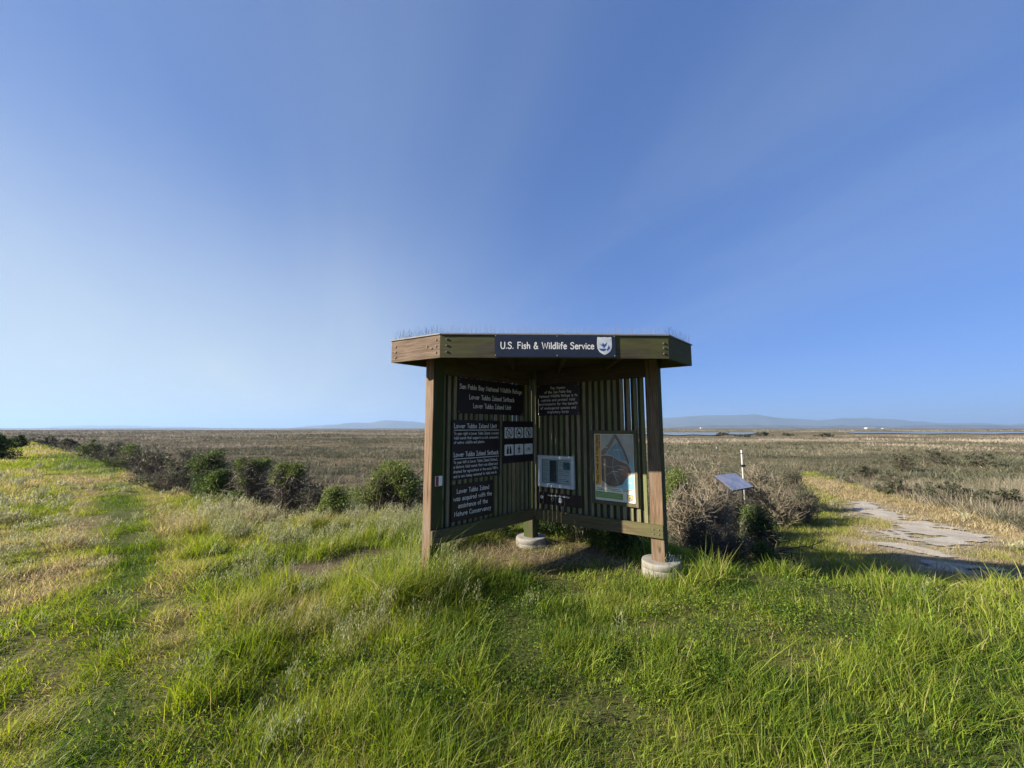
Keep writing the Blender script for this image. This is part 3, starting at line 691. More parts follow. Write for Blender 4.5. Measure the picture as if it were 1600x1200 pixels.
def sign_root(name, fr, w, TL, TR, BR, BL, label, cat, group=None):
    c = [on_wall(fr, *q, w) for q in (TL, TR, BR, BL)]
    u0, u1 = (c[0][0] + c[3][0]) / 2, (c[1][0] + c[2][0]) / 2; z1, z0 = (c[0][1] + c[1][1]) / 2, (c[2][1] + c[3][1]) / 2
    X = fr.to_3x3().col[0]; N_ = -fr.to_3x3().col[1]; o = fr @ Vector(((u0 + u1) / 2, w, (z0 + z1) / 2))
    M = Matrix(((X.x, 0, N_.x, o.x), (X.y, 0, N_.y, o.y), (0, 1, 0, o.z), (0, 0, 0, 1)))
    return tag(empty(name, M), label, cat, group), (u1 - u0) / 2, (z1 - z0) / 2
WS = .0865                                       # wall-sign plane: just in front of the slats
def screws(r, w, h, z, pts):
    for x, y in pts:
        b = MB(); b.lathe([(.001, 0), (.006, 0), (.005, .002), (.001, .003)], 8); b.build('screw', M_steel, r, Matrix.Translation((x * w, y * h, z)))
T = .006
# shelter name sign on the front fascia
Ff = fas[0][2]
r, w, h = sign_root('name_sign', Ff, -.004, (773, 521.5), (961.5, 524), (961.5, 558.6), (773, 557.5), 'long navy sign reading U.S. Fish & Wildlife Service on the front roof edge', 'sign')
plate('board', -w, w, -h, h, 0, T, M_signn, r, .004); screws(r, w, h, T, [(-.985, -.86), (-.985, .86), (.03, .86), (.03, -.86), (.985, .86), (.985, -.86)])
lettering(r, 'U.S. Fish & Wildlife Service', -.13 * w, -.27 * h, .066, M_text, T + .001, .15, width=1.55 * w)
# emblem
def emblem(r, cx, cy, s, z, blue, pale, edge):
    sh_ = lambda k: [(cx + k * s * x, cy + k * s * y) for x, y in [(-.40, .5), (-.2, .48), (0, .5), (.2, .48), (.40, .5), (.42, .1), (.40, -.15), (.30, -.34), (.14, -.46), (0, -.52), (-.14, -.46), (-.30, -.34), (-.40, -.15), (-.42, .1)][::-1]]
    e = flat('emblem', sh_(1.0), z, edge, r); flat('emblem_field', sh_(.88), .0006 + z, pale, e)
    P = lambda l: [(cx + s * x, cy + s * y) for x, y in l]
    flat('emblem_band', P([(-.33, .34), (.33, .34), (.33, .40), (-.33, .40)]), z + .0012, edge, e)
    flat('emblem_bird', P([(-.26, .1), (-.12, .05), (-.1, .18), (0, .06), (.16, .22), (.1, .02), (.0, -.1), (-.04, -.16), (-.08, -.06), (-.16, .0)][::-1]), z + .0012, blue, e)
    flat('emblem_water', P([(-.32, -.17), (.1, -.17), (.06, -.26), (-.06, -.32), (-.22, -.28)][::-1]), z + .0012, blue, e)
    flat('emblem_fish', P([(.12, -.26), (.2, -.08), (.24, .04), (.28, -.06), (.31, -.16), (.24, -.2), (.18, -.3)]), z + .0012, blue, e)
M_eblue = plain('emblem_blue', (.03, .07, .22), .5); M_epale = plain('emblem_pale', (.52, .56, .60), .5); M_egrey = plain('emblem_edge', (.62, .62, .60), .5)
emblem(r, .815 * w, .02 * h, 1.55 * h, T + .001, M_eblue, M_epale, M_egrey)
# left wall
r, w, h = sign_root('refuge_sign', FL_, WS, (714.3, 591.3), (817, 601), (817, 649), (714.5, 646), 'black sign with three lines starting San Pablo Bay National Wildlife Refuge, high on left wall', 'sign')
plate('board', -w, w, -h, h, 0, T, M_signb, r); screws(r, w, h, T, [(-.96, .9), (.96, .9), (-.96, -.9), (.96, -.9)])
for k, (t, ww, y) in enumerate((('San Pablo Bay National Wildlife Refuge', 1.90, .40), ('Lower Tubbs Island Setback', 1.38, -.16), ('Lower Tubbs Island Unit', 1.16, -.66))):
    lettering(r, t, 0, y * h, .056, M_text, T + .001, .14, width=ww * w)
r, w, h = sign_root('unit_sign', FL_, WS, (706, 656.4), (781.8, 657), (779.5, 742), (705, 751.3), 'black sign with two underlined headings and small paragraphs on left wall', 'sign')
plate('board', -w, w, -h, h, 0, T, M_signb, r)
for t, ww, y, hh in (('Lower Tubbs Island Unit', 1.78, .73, .050), ('Lower Tubbs Island Setback', 1.86, -.23, .050)):
    lettering(r, t, -.93 * w, y * h, hh, M_text, T + .001, .15, 'l', ww * w)
    flat('underline', [(-.93 * w, (y - .085) * h), (.94 * w, (y - .085) * h), (.94 * w, (y - .065) * h), (-.93 * w, (y - .065) * h)], T + .001, M_text, r)
for t, ww, y in (('To your right is Lower Tubbs Island, a muted', 1.86, .50), ('tidal marsh that supports a rich community', 1.86, .35), ('of native wildlife and plants.', 1.24, .20),
                 ('To your left is Lower Tubbs Island Setback,', 1.84, -.46), ('a historic tidal marsh that was diked and', 1.82, -.61), ("drained for agriculture in the early 1900's", 1.84, -.765), ('and is now being restored to tidal marsh.', 1.8, -.92)):
    lettering(r, t, -.93 * w, y * h, .031, M_text, T + .001, .14, 'l', ww * w)
r, w, h = sign_root('pictogram_sign', FL_, WS, (784.3, 657.5), (833.8, 659), (833, 720.5), (784.6, 724), 'black sign with six small white pictogram tiles, three crossed out, on left wall', 'sign')
plate('board', -w, w, -h, h, 0, T, M_signb, r)
tw_, th_ = .27 * w, .26 * h
def pic(cx, cy, kind):
    t = plate('tile', cx - tw_, cx + tw_, cy - th_, cy + th_, T - .003, T + .0015, M_icon, r, .010); z = T + .0022; s = min(tw_, th_)
    P = lambda l: [(cx + s * x, cy + s * y) for x, y in l]
    def ink(l, name='symbol', dz=0): flat(name, P(l), z + dz, M_ink, t)
    if kind < 3:
        mb = MB(); ring = disc(cx, cy, s * .86, s * .95, 28); ri = disc(cx, cy, s * .70, s * .79, 28)
        for k in range(28): a, c = k, (k + 1) % 28; mb.poly([(*ring[a], z), (*ring[c], z), (*ri[c], z), (*ri[a], z)])
        mb.poly([(cx + s * q[0], cy + s * q[1], z + .0004) for q in [(-.62, .5), (-.5, .62), (.62, -.5), (.5, -.62)][::-1]]); mb.build('crossed_ring', M_ink, t)
    if kind == 0: ink([(.1, .5), (.2, .5), (.3, -.5), (.1, -.5)]); ink([(-.35, -.1), (-.2, -.1), (-.15, -.5), (-.4, -.5)])
    if kind == 1: ink([(-.5, -.12), (-.2, .0), (.2, .05), (.52, -.1), (.3, -.32), (-.3, -.32)][::-1]); ink([(-.05, .05), (.0, .35), (.12, .05)])
    if kind == 2: ink([(-.05, -.6), (.25, -.6), (.3, .1), (.1, .35), (-.12, .1)]); ink(disc(.2, .48, .13, n=10)); ink([(-.4, .3), (-.3, .38), (.05, .12), (.0, .02)])
    if kind == 3:
        for sx in (-1, 1): ink([(sx * .12, -.72), (sx * .66, -.72), (sx * .60, .1), (sx * .48, .35), (sx * .48, .66), (sx * .2, .66), (sx * .2, .35), (sx * .12, .1)][::sx])
    if kind == 4:
        ink(disc(.02, .66, .14, n=10)); ink([(-.16, -.05), (.14, -.08), (.16, .46), (-.1, .46)]); ink([(-.16, -.06), (.02, -.06), (-.14, -.78), (-.3, -.78)]); ink([(.0, -.06), (.16, -.08), (.3, -.76), (.16, -.78)])
        ink([(.14, .36), (.42, .0), (.34, -.04), (.12, .22)]); ink([(-.34, .0), (-.16, .0), (-.16, .4), (-.34, .36)])
    if kind == 5:
        mb = MB()
        for ox in (-.34, .34):
            o_, i_ = disc(cx + s * ox, cy - s * .14, s * .27, n=16), disc(cx + s * ox, cy - s * .14, s * .20, n=16)
            for k in range(16): c = (k + 1) % 16; mb.poly([(*o_[k], z), (*o_[c], z), (*i_[c], z), (*i_[k], z)])
        for a, c in (((-.34, -.14), (-.12, .2)), ((-.12, .2), (.22, .2)), ((.22, .2), (.34, -.14)), ((-.12, .2), (0, -.14)), ((0, -.14), (.22, .2)), ((-.2, .28), (-.04, .28))):
            ribbon(mb, P([a, c]), s * .07, z + .0005)
        mb.build('bicycle_symbol', M_ink, t)
for k in range(6): pic((-.60 + .62 * (k % 3)) * w, (.44 if k < 3 else -.38) * h, k)
r, w, h = sign_root('thanks_sign', FL_, WS, (705, 758), (770.5, 749.2), (770, 803.5), (705, 815), 'dark brown sign reading Lower Tubbs Island was acquired, lowest on left wall', 'sign')
plate('board', -w, w, -h, h, 0, T, M_signb, r)
for t, ww, y in (('Lower Tubbs Island', 1.56, .50), ('was acquired with the', 1.84, .10), ('assistance of the', 1.42, -.30), ('Nature Conservancy', 1.76, -.72)):
    lettering(r, t, 0, y * h, .050, M_text, T + .001, .14, width=ww * w)
# right wall
r, w, h = sign_root('mission_sign', FR_, WS, (839.6, 601.5), (906, 598.5), (906, 649), (840.2, 649), 'black sign with seven lines on the refuge mission, high on right wall', 'sign')
plate('board', -w, w, -h, h, 0, T, M_signb, r); screws(r, w, h, T, [(-.94, .9), (.94, .9), (-.94, -.9), (.94, -.9)])
for k, (t, ww) in enumerate((('The Mission', .72), ('of the San Pablo Bay', 1.28), ('National Wildlife Refuge is to', 1.8), ('restore and protect tidal', 1.6), ('environments for the benefit', 1.82), ('of endangered species and', 1.68), ('migratory birds', 1.0))):
    lettering(r, t, 0, (.68 - .255 * k) * h, .034, M_text, T + .001, .14, width=ww * w)
flat('corner_emblem', disc(.80 * w, .82 * h, .012, .010, 10), T + .001, M_eblue, r)
M_alu = plain('pale_aluminium', (.52, .55, .56), .42, .5, .0, var=.08); M_paper = plain('paper', (.62, .63, .62), .8, .1, var=.06); M_grey = plain('grey_print', (.16, .17, .18), .7)
M_cork = plain('cork_board', (.30, .32, .32), .9)
def glass():
    m, N, L, p = mat('glass_pane'); N.remove(p); g = N.new('ShaderNodeBsdfGlossy'); g.inputs['Roughness'].default_value = .03; t = N.new('ShaderNodeBsdfTransparent'); t.inputs[0].default_value = (.93, .96, .95, 1)
    f = N.new('ShaderNodeFresnel'); f.inputs[0].default_value = 1.5; ms = N.new('ShaderNodeMixShader'); L.new(f.outputs[0], ms.inputs[0]); L.new(t.outputs[0], ms.inputs[1]); L.new(g.outputs[0], ms.inputs[2])
    L.new(ms.outputs[0], N['Material Output'].inputs[0]); return m
M_glass = glass()
r, w, h = sign_root('notice_case', FR_, WS, (842.3, 711), (897.8, 713), (899.8, 764.6), (843, 759), 'small pale metal notice case with two white papers behind glass', 'notice case')
b = MB(); b.box(-w, w, -h, h, 0, .008); b.build('backing', M_cork, r)
fw = .042
for x0, x1, y0, y1 in ((-w, w, h - fw, h), (-w, w, -h, -h + fw), (-w, -w + fw, -h + fw, h - fw), (w - fw, w, -h + fw, h - fw)):
    b = MB(); b.box(x0, x1, y0, y1, .001, .050, .006); b.build('frame_bar', M_alu, r)
for x0, x1, y0, y1 in ((-w + fw, w - fw, h - fw - .012, h - fw), (-w + fw, w - fw, -h + fw, -h + fw + .012), (-w + fw, -w + fw + .012, -h + fw + .012, h - fw - .012), (w - fw - .012, w - fw, -h + fw + .012, h - fw - .012)):
    b = MB(); b.box(x0, x1, y0, y1, .010, .032, .003); b.build('inner_frame_bar', M_alu, r)
iw, ih = w - fw - .02, h - fw - .02
def paper(x0, x1, y0, y1, dark=None):
    p_ = flat('paper', [(x0, y0), (x1, y0), (x1, y1), (x0, y1)], .010, M_paper, r); n = 11
    for k in range(n):
        if k in (3, 8): continue
        yy = y1 - (y1 - y0) * (k + 1) / (n + 1); f = .9 if k % 3 else .6
        flat('print_line', [(x0 + .008, yy), (x0 + .008 + (x1 - x0 - .016) * f, yy), (x0 + .008 + (x1 - x0 - .016) * f, yy + .005), (x0 + .008, yy + .005)], .0105, M_grey, p_)
    return p_
paper(-iw, -iw * .50, -ih, ih); flat('dark_leaflet', [(-iw * .48, -ih * .92), (-.03 * iw, -ih * .92), (-.03 * iw, ih * .95), (-iw * .48, ih * .95)], .0102, plain('dark_leaflet', (.05, .06, .07), .6), r)
pp = paper(.12 * iw, iw, -ih, ih); flat('photo_print', [(.50 * iw, .22 * ih), (.96 * iw, .22 * ih), (.96 * iw, .86 * ih), (.50 * iw, .86 * ih)], .0112, plain('photo_print', (.10, .18, .22), .5, var=.6, scale=60), pp)
flat('stamp', disc(.80 * iw, -.80 * ih, .012), .0112, M_grey, pp)
b = MB(); b.box(-w + fw + .006, w - fw - .006, -h + fw + .006, h - fw - .006, .024, .027); b.build('glass_pane', M_glass, r)
r, w, h = sign_root('partners_sign', FR_, WS, (841.2, 767), (908.5, 775.5), (908.5, 794.5), (841.2, 785.7), 'low dark brown strip sign with a row of round logos below the notice case', 'sign')
plate('board', -w, w, -h, h, 0, T, M_signr, r, .004)
lettering(r, 'Cooperative Partnerships', -.02 * w, .42 * h, .024, M_text, T + .001, .17, width=1.02 * w)
flat('logo', disc(-.82 * w, .12 * h, .022), T + .001, M_white, r)
lg = flat('logo', disc(-.82 * w, .12 * h, .010, n=10), T + .0016, plain('logo_blue', (.12, .24, .34)), r)
flat('logo', [(-.30 * w + x * .04, -.12 * h + y * .05) for x, y in ((-.4, .5), (-.42, 0), (0, -.6), (.42, 0), (.4, .5))], T + .001, plain('logo_gold', (.42, .32, .10)), r)
flat('logo', [(-.30 * w + x * .026, -.10 * h + y * .032) for x, y in ((-.4, .5), (-.42, 0), (0, -.6), (.42, 0), (.4, .5))], T + .0016, M_signr, r)
ar = [(-.5, -.6), (.5, -.6)] + [(.5 * math.cos(t), .1 + .5 * math.sin(t)) for t in np.linspace(0, math.pi, 12)]
flat('logo', [(.06 * w + x * .052, -.10 * h + y * .052) for x, y in ar], T + .001, M_white, r)
flat('logo', [(.06 * w + x * .03, -.06 * h + y * .022) for x, y in ((-.5, 0), (.0, -.3), (.5, .6), (.1, .2), (0, .6))], T + .0016, M_ink, r)
# framed trail map
r, w, h = sign_root('map_poster', FR_, WS, (923.5, 671.5), (994, 674), (1001, 793.5), (926.5, 785), 'tall framed trail map of Tolay Creek and Tubbs Island with orange title strip', 'map')
M_frame = wood('map_frame_timber', (.10, .085, .05), (.17, .15, .095), amount=.45, axis=1)
fb = .040
b = MB(); b.box(-w + .01, w - .01, -h + .01, h - .01, 0, .010); b.build('backing', M_frame, r)
for x0, x1, y0, y1 in ((-w, -w + fb, -h, h), (w - fb, w, -h, h), (-w + fb, w - fb, h - fb, h), (-w + fb, w - fb, -h, -h + fb * 1.1)):
    b = MB(); b.box(x0, x1, y0, y1, .001, .032, .004); b.build('frame_bar', M_frame, r)
sw, sh2 = w - fb, h - fb
M_cream = plain('map_paper', (.66, .62, .50), .35, .5, var=.04)
sheet = plate('map_sheet', -sw + .002, sw - .002, -sh2 + .004, sh2 - .002, .010, .013, M_cream, r, .012)
def region(name, pts, c, z, rough=.35, var=.15, sc_=9):
    flat(name, [((-1 + 2 * x) * sw, (1 - 2 * y) * sh2) for x, y in pts][::-1], z, plain(name, c, rough, .5, var=var, scale=sc_), sheet)
region('title_strip', [(.02, .015), (.17, .012), (.17, .775), (.02, .775)], (.60, .30, .055), .0136, var=.03)
region('map_field', [(.18, .012), (.975, .012), (.975, .80), (.18, .80)], (.36, .34, .29), .0136, var=.2)
region('map_bay', [(.56, .80), (.62, .70), (.80, .66), (.975, .60), (.975, .80)], (.22, .46, .55), .0142)
region('map_creek', [(.86, .44), (.975, .36), (.975, .60), (.90, .58)], (.24, .42, .48), .0142)
region('map_island', [(.18, .34), (.30, .33), (.48, .34), (.66, .40), (.84, .45), (.94, .56), (.80, .64), (.70, .74), (.52, .78), (.35, .77), (.18, .70)], (.115, .085, .070), .0146, var=.35)
region('map_marsh', [(.34, .30), (.46, .20), (.57, .12), (.66, .16), (.78, .28), (.84, .40), (.66, .395), (.48, .335)], (.15, .24, .28), .0150, var=.25)
region('map_strip', [(.18, .27), (.40, .13), (.50, .03), (.56, .06), (.46, .17), (.28, .31), (.18, .33)], (.20, .145, .11), .0150)
region('map_levee', [(.50, .01), (.58, .01), (.76, .22), (.86, .38), (.90, .56), (.86, .57), (.82, .40), (.73, .25)], (.12, .095, .08), .0154)
region('map_red_patch', [(.66, .46), (.84, .47), (.90, .56), (.80, .63), (.66, .60)], (.24, .12, .085), .0154)
lm = MB()
for pts, wd_ in (([(.20, .33), (.34, .31), (.50, .345), (.66, .40), (.84, .44), (.93, .56)], .010), ([(.50, .35), (.47, .48), (.52, .62), (.60, .74)], .006), ([(.22, .45), (.40, .50), (.62, .47), (.80, .50)], .006), ([(.56, .10), (.60, .22), (.66, .39)], .006), ([(.70, .05), (.80, .18), (.92, .22), (.97, .30)], .008), ([(.20, .12), (.30, .10), (.42, .11)], .006), ([(.30, .62), (.45, .58), (.62, .63)], .005)):
    ribbon(lm, [((-1 + 2 * x) * sw, (1 - 2 * y) * sh2) for x, y in spline(pts)], wd_, .0160)
lm.build('trail_line', plain('trail_line', (.42, .36, .26), .4, var=.1), sheet)['kind'] = 'stuff'
for x0, x1, y in ((.44, .60, .555), (.50, .66, .235), (.80, .93, .705), (.24, .36, .20), (.60, .74, .52), (.76, .90, .125)):
    region('map_caption', [(x0, y), (x1, y), (x1, y + .010), (x0, y + .010)], (.50, .46, .36), .0164, var=0)
region('legend_band', [(.02, .865), (.70, .875), (.70, .965), (.02, .955)], (.16, .27, .075), .0136, var=.1)
for k, (x0, x1, y) in enumerate(((.34, .62, .815), (.06, .22, .815), (.06, .30, .838), (.42, .66, .838), (.70, .94, .81), (.70, .86, .832), (.06, .66, .89), (.06, .62, .91), (.06, .66, .93))):
    region('print_line', [(x0, y), (x1, y), (x1, y + .008), (x0, y + .008)], (.06, .06, .05) if k < 6 else (.30, .40, .18), .0141, var=0)
emblem(sheet, .74 * sw, -.86 * sh2, .085, .0141, M_eblue, plain('emblem_gold', (.50, .38, .12)), M_grey)
def serif(t, x, y, size, parent, m, z, rot=0, length=None):
    c = bpy.data.curves.new('t', 'FONT'); c.body = t; c.size = size; c.align_x = 'LEFT'; c.offset = size * .018
    o = bpy.data.objects.new('t', c); col.objects.link(o); dg = bpy.context.evaluated_depsgraph_get(); me = bpy.data.meshes.new_from_object(o.evaluated_get(dg))
    col.objects.unlink(o); bpy.data.objects.remove(o); me.name = 'title'
    X = max(v.co.x for v in me.vertices); s = (length / X) if length else 1
    return link('title', me, m, parent, Matrix.Translation((x, y, z)) @ Matrix.Rotation(rot, 4, 'Z') @ Matrix.Diagonal((s, 1, 1, 1)))
serif('Tolay Creek and Tubbs Island', (-1 + 2 * .105) * sw, (1 - 2 * .755) * sh2, .048, sheet, M_ink, .0146, math.pi / 2, .735 * 2 * sh2)
serif('Public Use', (-1 + 2 * .155) * sw, (1 - 2 * .22) * sh2, .030, sheet, M_ink, .0146, math.pi / 2, .2 * 2 * sh2)
# small red and white tag on the left post
r, w, h = sign_root('post_tag', FL_, .039, (679.5, 744), (690, 743.5), (690, 759), (679.8, 759.5), 'small red and white tag on the left corner post', 'tag')
plate('plate', -w, w, -h, h, 0, .012, M_white, r, .004); flat('red_half', [(-w * .98, -h * .96), (-.1 * w, -h * .96), (-.1 * w, h * .96), (-w * .98, h * .96)], .0126, plain('red_print', (.30, .045, .04)), r)

# ------------------------------------------------------------------ sloping panel sign, white post, stake
d_BL = np.array([at_y(1145, 767, 9.0)[0], 9.0]); zBL = at_y(1145, 767, 9.0)[2]
pBR = at_z(1178.3, 761, zBL)[:2]; e_ = unit(pBR - d_BL); Wp = float(np.linalg.norm(pBR - d_BL)); nb = np.array([-e_[1], e_[0]])
mid_ = (d_BL + pBR) / 2; gz_ = float(height(*(mid_ + nb * .2)))
Mp = frame(mid_ + nb * .21, e_, gz_)
wayside = tag(empty('wayside_panel', Mp), 'low tilted interpretive panel on two legs among grey shrubs', 'panel sign')
tilt = math.atan2(.30, .42); zc_ = zBL + .15 - gz_
Mt = Matrix.Translation((0, 0, zc_)) @ Matrix.Rotation(tilt, 4, 'X')
M_dark = plain('dark_brown_metal', (.022, .018, .016), .5)
def print_mat():
    m, N, L, p = mat('panel_print'); tc = N.new('ShaderNodeTexCoord'); v = tc.outputs['Object']; n = noise(N, L, v, 4.5, 5, .6, .5); n2 = noise(N, L, v, 24, 3)
    c = mix(N, L, rangen(N, L, n, .42, .58), (.26, .29, .34), (.40, .37, .40)); c = mix(N, L, rangen(N, L, n2, .6, .72, 0, .5), c, (.5, .5, .52)); L.new(c, p.inputs['Base Color'])
    p.inputs['Roughness'].default_value = .22; p.inputs['Specular IOR Level'].default_value = .6; return m
b = MB(); b.box(-Wp / 2, Wp / 2, -.26, .26, -.03, 0, .004); b.build('panel', M_dark, wayside, Mt)
b = MB(); b.box(-Wp / 2 + .012, Wp / 2 - .012, -.248, .248, .0005, .003); b.build('print', print_mat(), wayside, Mt)
for s in (-.3, .3):
    b = MB(); b.box(s - .04, s + .04, -.04, .04, -.3, zc_ - .05, .003); b.build('leg', M_dark, wayside)
    b = MB(); b.box(s - .05, s + .05, -.16, .16, -.06, -.0305, .003); b.build('bracket', M_dark, wayside, Mt)
def pole(name, px, ptop, Y, rad_, label, cat, m):
    p = at_y(px, ptop, Y); g = float(height(p[0], p[1])); r = tag(empty(name, (p[0], p[1], g)), label, cat); hh = p[2] - g
    b = MB(); b.lathe([(.001, -.3), (rad_, -.3), (rad_, hh - .01), (rad_ * .8, hh), (.001, hh)], 14); b.build('pole', m, r, None, True); return r, hh
M_pvc = plain('white_pvc', (.36, .35, .32), .5, .4)
r, hh = pole('marker_post', 1158.5, 703, 10.4, .023, 'thin white marker post standing behind the tilted panel', 'post', M_pvc)
b = MB(); b.box(-.036, .06, -.04, .04, hh - .44, hh - .38, .004); b.build('clamp', M_dark, r); b = MB(); b.box(-.034, .034, -.034, .034, hh - .1, hh - .085); b.build('band', M_dark, r)
r, hh = pole('survey_stake', 1119.5, 698, 24, .014, 'distant thin pale stake among the marsh scrub, right of the shelter', 'stake', M_limb)
b = MB(); b.box(-.022, .022, -.022, .022, hh - .12, hh + .002); b.build('band', M_pvc, r)

# ------------------------------------------------------------------ far white buildings beyond the marsh
M_bw = plain('white_cladding', (.36, .36, .36), .6); M_br = plain('pale_roof', (.30, .30, .31), .6); M_bd = plain('dark_door', (.08, .08, .09), .6)
def shed(px, D, wd, dp, hh, label):
    x = at_y(px, 669, D)[0]; g = -1.2; r = tag(empty('shed', (x, D, g)), label, 'building', 'far white sheds')
    b = MB(); b.box(-wd / 2, wd / 2, 0, dp, 0, hh); b.build('wall', M_bw, r)
    b = MB(); b.poly([(-wd / 2 - .4, -.5, hh), (wd / 2 + .4, -.5, hh), (wd / 2 + .4, dp / 2, hh * 1.35), (-wd / 2 - .4, dp / 2, hh * 1.35)]); b.poly([(-wd / 2 - .4, dp / 2, hh * 1.35), (wd / 2 + .4, dp / 2, hh * 1.35), (wd / 2 + .4, dp + .5, hh), (-wd / 2 - .4, dp + .5, hh)])
    b.poly([(-wd / 2, 0, hh), (-wd / 2, dp / 2, hh * 1.34), (-wd / 2, dp, hh)]); b.poly([(wd / 2, 0, hh), (wd / 2, dp, hh), (wd / 2, dp / 2, hh * 1.34)]); b.build('roof', M_br, r)
    for k in range(3):
        b = MB(); x_ = wd * (-.3 + .3 * k); b.box(x_ - wd * .04, x_ + wd * .04, -.15, .0, 0, hh * .6); b.build('door', M_bd, r)
shed(1362, 1500, 34, 14, 5.0, 'longest of the far white sheds on the right horizon')
shed(1388, 1560, 40, 10, 2.6, 'low far white shed just right of the longest shed')
shed(1097, 1400, 9, 8, 4.5, 'tiny white shed on the far shore right of the shelter')

# ------------------------------------------------------------------ shrubs
def tubes(C, Rd, sides=3):
    """C (K,P,3) centre lines, Rd (K,P) radii -> verts, quads"""
    Kn, P, _ = C.shape; d = C[:, -1] - C[:, 0]; d = d / (np.linalg.norm(d, axis=1, keepdims=True) + 1e-9)
    a = np.cross(d, rng.normal(size=(Kn, 3))); a /= np.linalg.norm(a, axis=1, keepdims=True) + 1e-9; b_ = np.cross(d, a)
    t = np.arange(sides) * 2 * math.pi / sides
    off = a[:, None] * np.cos(t)[None, :, None] + b_[:, None] * np.sin(t)[None, :, None]
    V = C[:, :, None, :] + off[:, None] * Rd[:, :, None, None]
    k, p, s = np.meshgrid(np.arange(Kn), np.arange(P - 1), np.arange(sides), indexing='ij'); sn = (s + 1) % sides
    idx = lambda p_, s_: (k * P + p_) * sides + s_
    return V.reshape(-1, 3), np.stack([idx(p, s), idx(p, sn), idx(p + 1, sn), idx(p + 1, s)], -1).reshape(-1, 4)
def curves(S, E_, P=5, sag=.0, wig=.04):
    t = np.linspace(0, 1, P)[None, :, None]; L_ = np.linalg.norm(E_ - S, axis=1)[:, None, None]
    mid_ = rng.normal(size=(len(S), 1, 3)) * L_ * wig * 2.5; mid_[:, :, 2] += sag * L_[:, 0]
    C = S[:, None] * (1 - t) + E_[:, None] * t + mid_ * 4 * t * (1 - t)
    C[:, 1:] += rng.normal(size=(len(S), P - 1, 3)) * L_ * wig * .4
    return C
def leaf_quads(Cn, size, up=.4):
    n = len(Cn); a = rng.normal(size=(n, 3)); a[:, 2] += up * 1.5; a /= np.linalg.norm(a, axis=1, keepdims=True)
    b_ = np.cross(a, rng.normal(size=(n, 3))); b_ /= np.linalg.norm(b_, axis=1, keepdims=True) + 1e-9
    s = size * rng.uniform(.6, 1.35, (n, 1)); a = a * s; b_ = b_ * s * .42
    V = np.stack([Cn - a * .5, Cn + b_ * .5, Cn + a * .5, Cn - b_ * .5], 1).reshape(-1, 3)
    return V, np.arange(n * 4).reshape(-1, 4)
